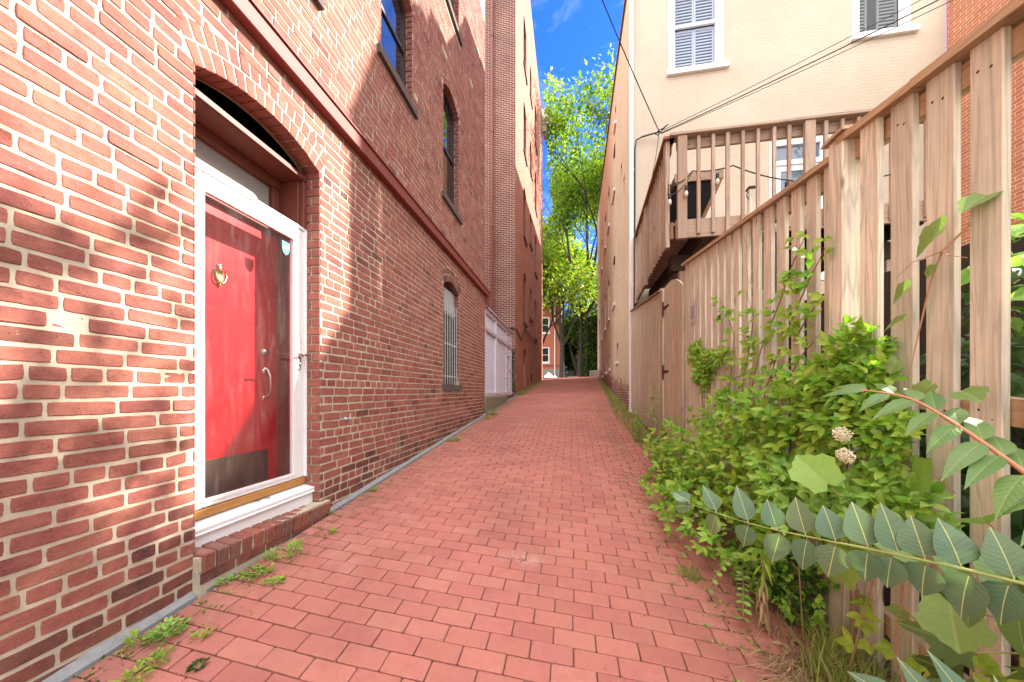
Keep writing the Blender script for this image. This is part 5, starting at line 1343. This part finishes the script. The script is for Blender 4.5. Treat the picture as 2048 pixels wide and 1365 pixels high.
# dark board screen added in the yard to keep the fence gaps dark
sh_ = thing('backdrop_screen', (2.9, 2.6, -1.3), 'dark board screen added as backdrop behind the cedar fence', 'wall')
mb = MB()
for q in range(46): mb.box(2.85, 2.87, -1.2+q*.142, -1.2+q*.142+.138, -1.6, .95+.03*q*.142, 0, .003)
mb.build('boards', m_plain('backdrop_black', (.05,.038,.03), .9, .1), sh_)

# ---------------------------------------------------------------- trees
def limb(mb, p, d, L, r, depth, tips, spread=.55):
    p = Vector(p); d = Vector(d).normalized(); pts = [p]; q = p; dd = d
    for k in range(4):
        dd = (dd + rv()*.14 + UP*.05).normalized(); q = q + dd*L/4; pts.append(q)
    mb.tube(pts, [r*(1-.13*k) for k in range(5)], 7 if depth > 1 else 5, cap=False)
    if depth == 0: tips.append((q, dd)); return
    if depth <= 2: tips.append((pts[3], dd))
    for k in range(3 if depth > 1 else 3):
        nd = (dd + rv()*spread*1.2 + UP*.12).normalized()
        limb(mb, pts[R.choice((2,3,4,4))], nd, L*R.uniform(.62,.82), r*.5, depth-1, tips, spread)
def tree(name, label, base, hgt, trunk_h, r, mats, leafL, nleaf, depth=4, spread=.6, L0=None, lean=(0,0,1), clump=.9, xmin=None, group=None, seed=5):
    R.seed(seed); t = thing(name, base, label, 'tree', group); tr_ = MB(); tips = []; b = Vector(base)
    top = b + Vector(lean)*trunk_h
    tr_.tube([b-UP*.2, b+(top-b)*.3, b+(top-b)*.65, top], [r*1.25, r, r*.88, r*.75], 10, cap=False)
    n0 = 4
    for k in range(n0):
        a = 2*PI*k/n0 + R.uniform(-.4,.4); limb(tr_, top - Vector(lean)*R.uniform(0, trunk_h*.25), (math.cos(a)*.55, math.sin(a)*.55, 1), L0 or hgt*.28, r*.55, depth-1, tips, spread)
    limb(tr_, top, (0,0,1), (L0 or hgt*.28)*1.1, r*.6, depth-1, tips, spread)
    tr_.build('trunk', M['bark'], t, True)
    mb = MB(); per = max(1, nleaf//max(1, len(tips)))
    for p, d in tips:
        if R.random() < .06: continue
        cs = clump*R.uniform(.6,1.2)
        for k in range(per):
            v = rv()*cs*R.random()**.5; v.z *= .62; q = p + v
            if xmin and not (xmin[0] < q.x < xmin[1]): continue
            mb.quadleaf(q, v.normalized() + rv()*.7 - UP*.25, UP + rv()*.8, leafL*R.uniform(.7,1.3), leafL*R.uniform(.4,.6), R.randrange(len(mats)))
    mb.build('crown', [M[x] for x in mats], t); return t
ZS = G(0, 40)
SEED = 1
tree('street_tree', 'tallest leafy street tree closing the end of the alley', (1.1, 30.5, ZS), 23, 6.4, .33, ['leaf_tree','leaf_tree','leaf_tree2','leaf_tree_y'], .33, 40000, 5, .48, 5.6, clump=1.6, xmin=(-1.75, 7), seed=SEED)
tree('street_tree', 'yellow-green leaning tree in front of the tall alley tree', (-3.6, 28.6, ZS), 13, 2.4, .2, ['leaf_tree_y','leaf_tree'], .34, 11000, 5, .55, 3.3, (.42,0,1), clump=1.1)
tree('street_tree', 'light green tree spreading behind the tall alley tree', (-1.0, 41.0, ZS), 20, 5, .3, ['leaf_tree','leaf_tree_y'], .5, 16000, 5, .6, 4.6, clump=1.9)
tree('street_tree', 'dark shaded tree above the far steps', (0.8, 46.0, ZS), 13, 1.6, .25, ['leaf_hedge','leaf_dark','leaf_tree'], .45, 7000, 4, .75, 4.0, clump=1.9)
shrub('garden_shrub', 'dark shaded shrubbery behind the far steps', 'shrub', (2.5, 50, ZS), [(1.2,49,ZS+1.6,2.6,1.5,2.0,1), (5.0,50,ZS+1.8,3.0,1.5,2.6,.8), (.4,48.5,ZS+4.2,1.6,1.2,2.2,.8), (2.4,49,ZS+4.6,1.8,1.2,2.4,.8), (.6,50,ZS+6.5,2.2,1.2,3,1.4)], 7500, .45, .24, ['leaf_hedge','leaf_dark'], 6, bias=(0,-.5,.1), rows=1)
# hedge at the alley mouth
hd = thing('hedge', (1.75, 30, ZS), 'tall clipped dark hedge at the right of the alley mouth', 'hedge'); mb = MB()
for k in range(9000):
    f = R.random(); x = R.uniform(1.25,3.2); y = R.uniform(27.6,33); z = ZS + R.uniform(0, 4.9)
    s_ = R.random()
    if s_ < .45: x = 1.25 + R.gauss(0,.06)
    elif s_ < .8: y = 27.6 + R.gauss(0,.08)
    else: z = ZS+4.9+R.gauss(0,.1)
    mb.quadleaf((x,y,z), rv()+Vector((-.5,-.5,0)), UP+rv(), R.uniform(.12,.2), .09, 0 if R.random() < .85 else 1)
mb.build('foliage', [M['leaf_hedge'], M['leaf_tree']], hd)
mb = MB(); mb.box(1.35, 3.1, 27.8, 32.9, ZS-.1, ZS+4.8); mb.build('inner_block', M['black'], hd)  # solid black block filling the hedge behind its leaf shell
mb = MB(); mb.box(1.45, 3.2, 26.4, 27.1, ZS-.2, ZS+.42, 0, .03); tag(mb.build('garden_wall', M['concrete']), 'low pale stone wall below the dark hedge', 'wall')
# townhouse across the street
th = thing('townhouse', (-3, 42, ZS), 'red townhouse with corner side tinted sunlit pale across the street', 'house')
mb = MB(); X0, X1, Y0, Y1 = -9.0, -1.15, 42.0, 52.0
PT = lambda h, z, d: (h, Y0+d, z)
HW = (-4.4, -2.55, ZS+2.35, ZS+4.3, 0, .2); HW2 = (-4.4, -2.55, ZS+6.0, ZS+8.0, 0, .2); HWb = (-3.0, -2.3, ZS+.25, ZS+.85, 0, .2)
wall_face(mb, PT, X0, X1, ZS+1.55, ZS+12, [HW, HW2], 0)
wall_face(mb, PT, X0, X1, ZS-.3, ZS+1.55, [HWb], 1)
mb.face([(X1,Y0,ZS-.3),(X1,Y1,ZS-.3),(X1,Y1,ZS+12),(X1,Y0,ZS+12)], None, 2); mb.face([(X0,Y0,ZS+12),(X1,Y0,ZS+12),(X1,Y1,ZS+12),(X0,Y1,ZS+12)], None, 3)
mb.face([(X0,Y0,ZS-.3),(X0,Y1,ZS-.3),(X0,Y1,ZS+12),(X0,Y0,ZS+12)], None, 0)
mb.build('wall', [m_plain('paint_terracotta', (.40,.13,.075), .8, .2), m_plain('stone_gray_base', (.24,.23,.20), .9, .2), m_plain('sunlit_side_pale', (.62,.56,.54), .8, .2), M['roof']], th)  # pale side colour stands for sunlight on that face
for H in (HW, HW2, HWb): sash_window(H, PT, th, (M['white'], M['glass'], M['white']), fr=.14, recess=.06)
mb = MB(); mb.box(-1.95, -1.83, Y0-.13, Y0-.005, ZS, ZS+12, 0, .02); mb.build('downspout', M['plastic_w'], th)
mb = MB(); mb.box(X0, X1+.04, Y0-.08, Y0-.003, ZS+1.95, ZS+2.05); mb.build('string_course', m_plain('stone_brown', (.16,.09,.06), .8, .2), th)
# things beyond the crest
for lab, (x, y, z), s_ in (('larger white rubbish bag heaped by the townhouse base', (-2.45, 38.6, ZS+.12), .50), ('smaller white rubbish bag beside the larger one', (-1.75, 38.7, ZS+.12), .30)):
    mb = MB(); mb.lathe((x, y, z), [(0,0),(s_*.8,.02),(s_,s_*.4),(s_*.9,s_*.9),(s_*.55,s_*1.3),(s_*.15,s_*1.5),(s_*.25,s_*1.7),(0,s_*1.72)], 14)
    mb.v = [(a+.06*s_*noise.noise((a*9,b*9,c*9))*3, b, c+.05*noise.noise((a*7,b*7,c*7))) for a, b, c in mb.v]
    tag(mb.build('rubbish_bag', M['white'], None, True), lab, 'rubbish bag')
stp = thing('steps', (1.8, 43, ZS), 'gray stone steps in deep shade beyond the street', 'steps')
for q in range(4):
    mb = MB(); mb.box(-.4, 3.6, 43+q*.4, 43.4+q*.4, ZS-.1, ZS+.2+q*.19, 0, .01); mb.build('tread', M['concrete'], stp)
rl_ = thing('iron_railing', (-.55, 39.8, ZS), 'black iron railing with thin bars along the far pavement', 'railing'); mb = MB()
for q in range(12): mb.tube([(-.95+q*.12, 39.8, ZS+.1), (-.95+q*.12, 39.8, ZS+1.2)], .018, 5)
mb.box(-1.0, .45, 39.78, 39.82, ZS+1.15, ZS+1.2); mb.box(-1.0, .45, 39.78, 39.82, ZS+.25, ZS+.3); mb.build('bars', M['cable'], rl_)
po = thing('sign_post', (.78, 36.8, ZS), 'thin dark street sign post beyond the crest of the alley', 'sign post')
mb = MB(); mb.tube([(.78, 36.8, ZS), (.78, 36.8, ZS+2.6)], .04, 8); mb.build('post', M['cable'], po)
mb = MB(); mb.box(.58, .98, 36.74, 36.76, ZS+2.25, ZS+2.7, 0, .004); mb.build('plate', M['frame'], po)
# yard tree standing right of the view; its crown dapples the left wall
R.seed(21); yt = thing('yard_tree', (6.95, 5.5, -1.2), 'yard tree beyond the right edge, dappling the sunlit wall', 'tree')
mb = MB(); mb.tube([(6.95,5.5,-1.3), (6.93,5.55,2), (6.98,5.6,4.6), (6.9,5.75,5.9)], [.13,.11,.09,.07], 9, cap=False)
mb2 = MB()
for k in range(16):
    a = Vector((6.9, 5.75, 5.9)); e = Vector((6.9+R.uniform(-.5,.3), R.uniform(4.9,6.35), R.uniform(6.2,7.7)))
    m = a.lerp(e, .5)+rv()*.15; mb.tube([a, m, e], [.035,.02,.008], 6, cap=False)
    for q in range(46 if e.z < 6.8 else 18):
        p = e + rv()*.42*R.random()**.5 - UP*(.1 if e.z < 6.8 else 0); mb2.leaf(p, rv()-UP*.3, UP+rv()*.7, R.uniform(.10,.17), R.uniform(.06,.10), 2, .2, .3)
for q in range(420):
    p = Vector((6.9+R.uniform(-.5,.3), R.uniform(4.8,6.3), R.uniform(5.6,6.5))); mb2.leaf(p, rv()-UP*.3, UP+rv()*.7, R.uniform(.12,.2), R.uniform(.08,.13), 2, .2, .3)
mb.build('trunk', M['bark'], yt, True); mb2.build('crown', M['leaf_tree'], yt)

# ================================================================== CAMERA, LIGHT
TH = math.atan(117/680)
cd = bpy.data.cameras.new('camera'); cam = bpy.data.objects.new('camera', cd); COL.objects.link(cam)
cd.sensor_width = 36; cd.lens = 680/2048*36; cd.shift_y = 100.5/2048; cd.clip_start = .05; cd.clip_end = 2000
cam.location = (0, 0, 0); cam.rotation_euler = (PI/2, 0, TH)
sc.camera = cam
S = Vector((1, .575, .79)).normalized()
el = math.asin(S.z); az = math.atan2(S.x, S.y)      # azimuth from +Y, clockwise
ld = bpy.data.lights.new('sun', 'SUN'); sun = bpy.data.objects.new('sun', ld); COL.objects.link(sun)
ld.energy = 4.8; ld.angle = math.radians(.5); ld.color = (1, .93, .82)
sun.rotation_euler = S.to_track_quat('Z', 'Y').to_euler()
CL = 8.6
w = bpy.data.worlds.new('World'); sc.world = w; w.use_nodes = True
nt = w.node_tree; nt.nodes.clear(); g = N(nt)
sky = g.n('ShaderNodeTexSky', sky_type='NISHITA', sun_disc=False, sun_elevation=el, sun_rotation=az, altitude=0, air_density=1.0, dust_density=.6, ozone_density=3.0)
dirv = g.n('ShaderNodeTexCoord').outputs['Generated']
A = Vector((.05, 1, .55)).normalized()
dt = g.n('ShaderNodeVectorMath', {0: dirv, 1: tuple(A)}, operation='DOT_PRODUCT').outputs['Value']
cl = g.noise(g.mapping(dirv, (1.2, 1.2, 2.6)), 1.6, 6, .6, dist=.4)
fill_cloud = g.mapr(g.math('SUBTRACT', g.math('ADD', g.math('MULTIPLY', cl, .5), .46), dt), -.10, .12)   # unseen bright cloud banks added overhead and behind as fill light, clear sky ahead
wisp = g.mapr(g.noise(g.mapping(dirv, (3.0, 1.5, 7.0), rot=(0, .5, .3)), 1.5, 6, .62, dist=.7), .50, .8, 0, .30)
blue = g.mix(1.0, sky.outputs[0], (.10, .30, .80), 'MULTIPLY')
c = g.mix(wisp, blue, (3.0, 3.3, 3.8))
vary = g.n('ShaderNodeVectorMath', {0: dirv, 1: (-.45, .1, .9)}, operation='DOT_PRODUCT').outputs['Value']
vary = g.math('ADD', g.math('MULTIPLY', vary, .62), .50)
ccol = g.n('ShaderNodeVectorMath', {0: (CL*1.09, CL*1.065, CL*1.07), 'Scale': vary}, operation='SCALE').outputs[0]
c = g.mix(g.math('MULTIPLY', fill_cloud, 1.0, True), c, ccol)
bg = g.n('ShaderNodeBackground', {'Color': c, 'Strength': .15})
o = g.n('ShaderNodeOutputWorld'); nt.links.new(bg.outputs[0], o.inputs[0])
vs = sc.view_settings; vs.view_transform = 'Standard'; vs.look = 'None'; vs.exposure = 1.95; vs.gamma = 1
sc.cycles.max_bounces = 8; sc.cycles.diffuse_bounces = 5; sc.cycles.transparent_max_bounces = 12
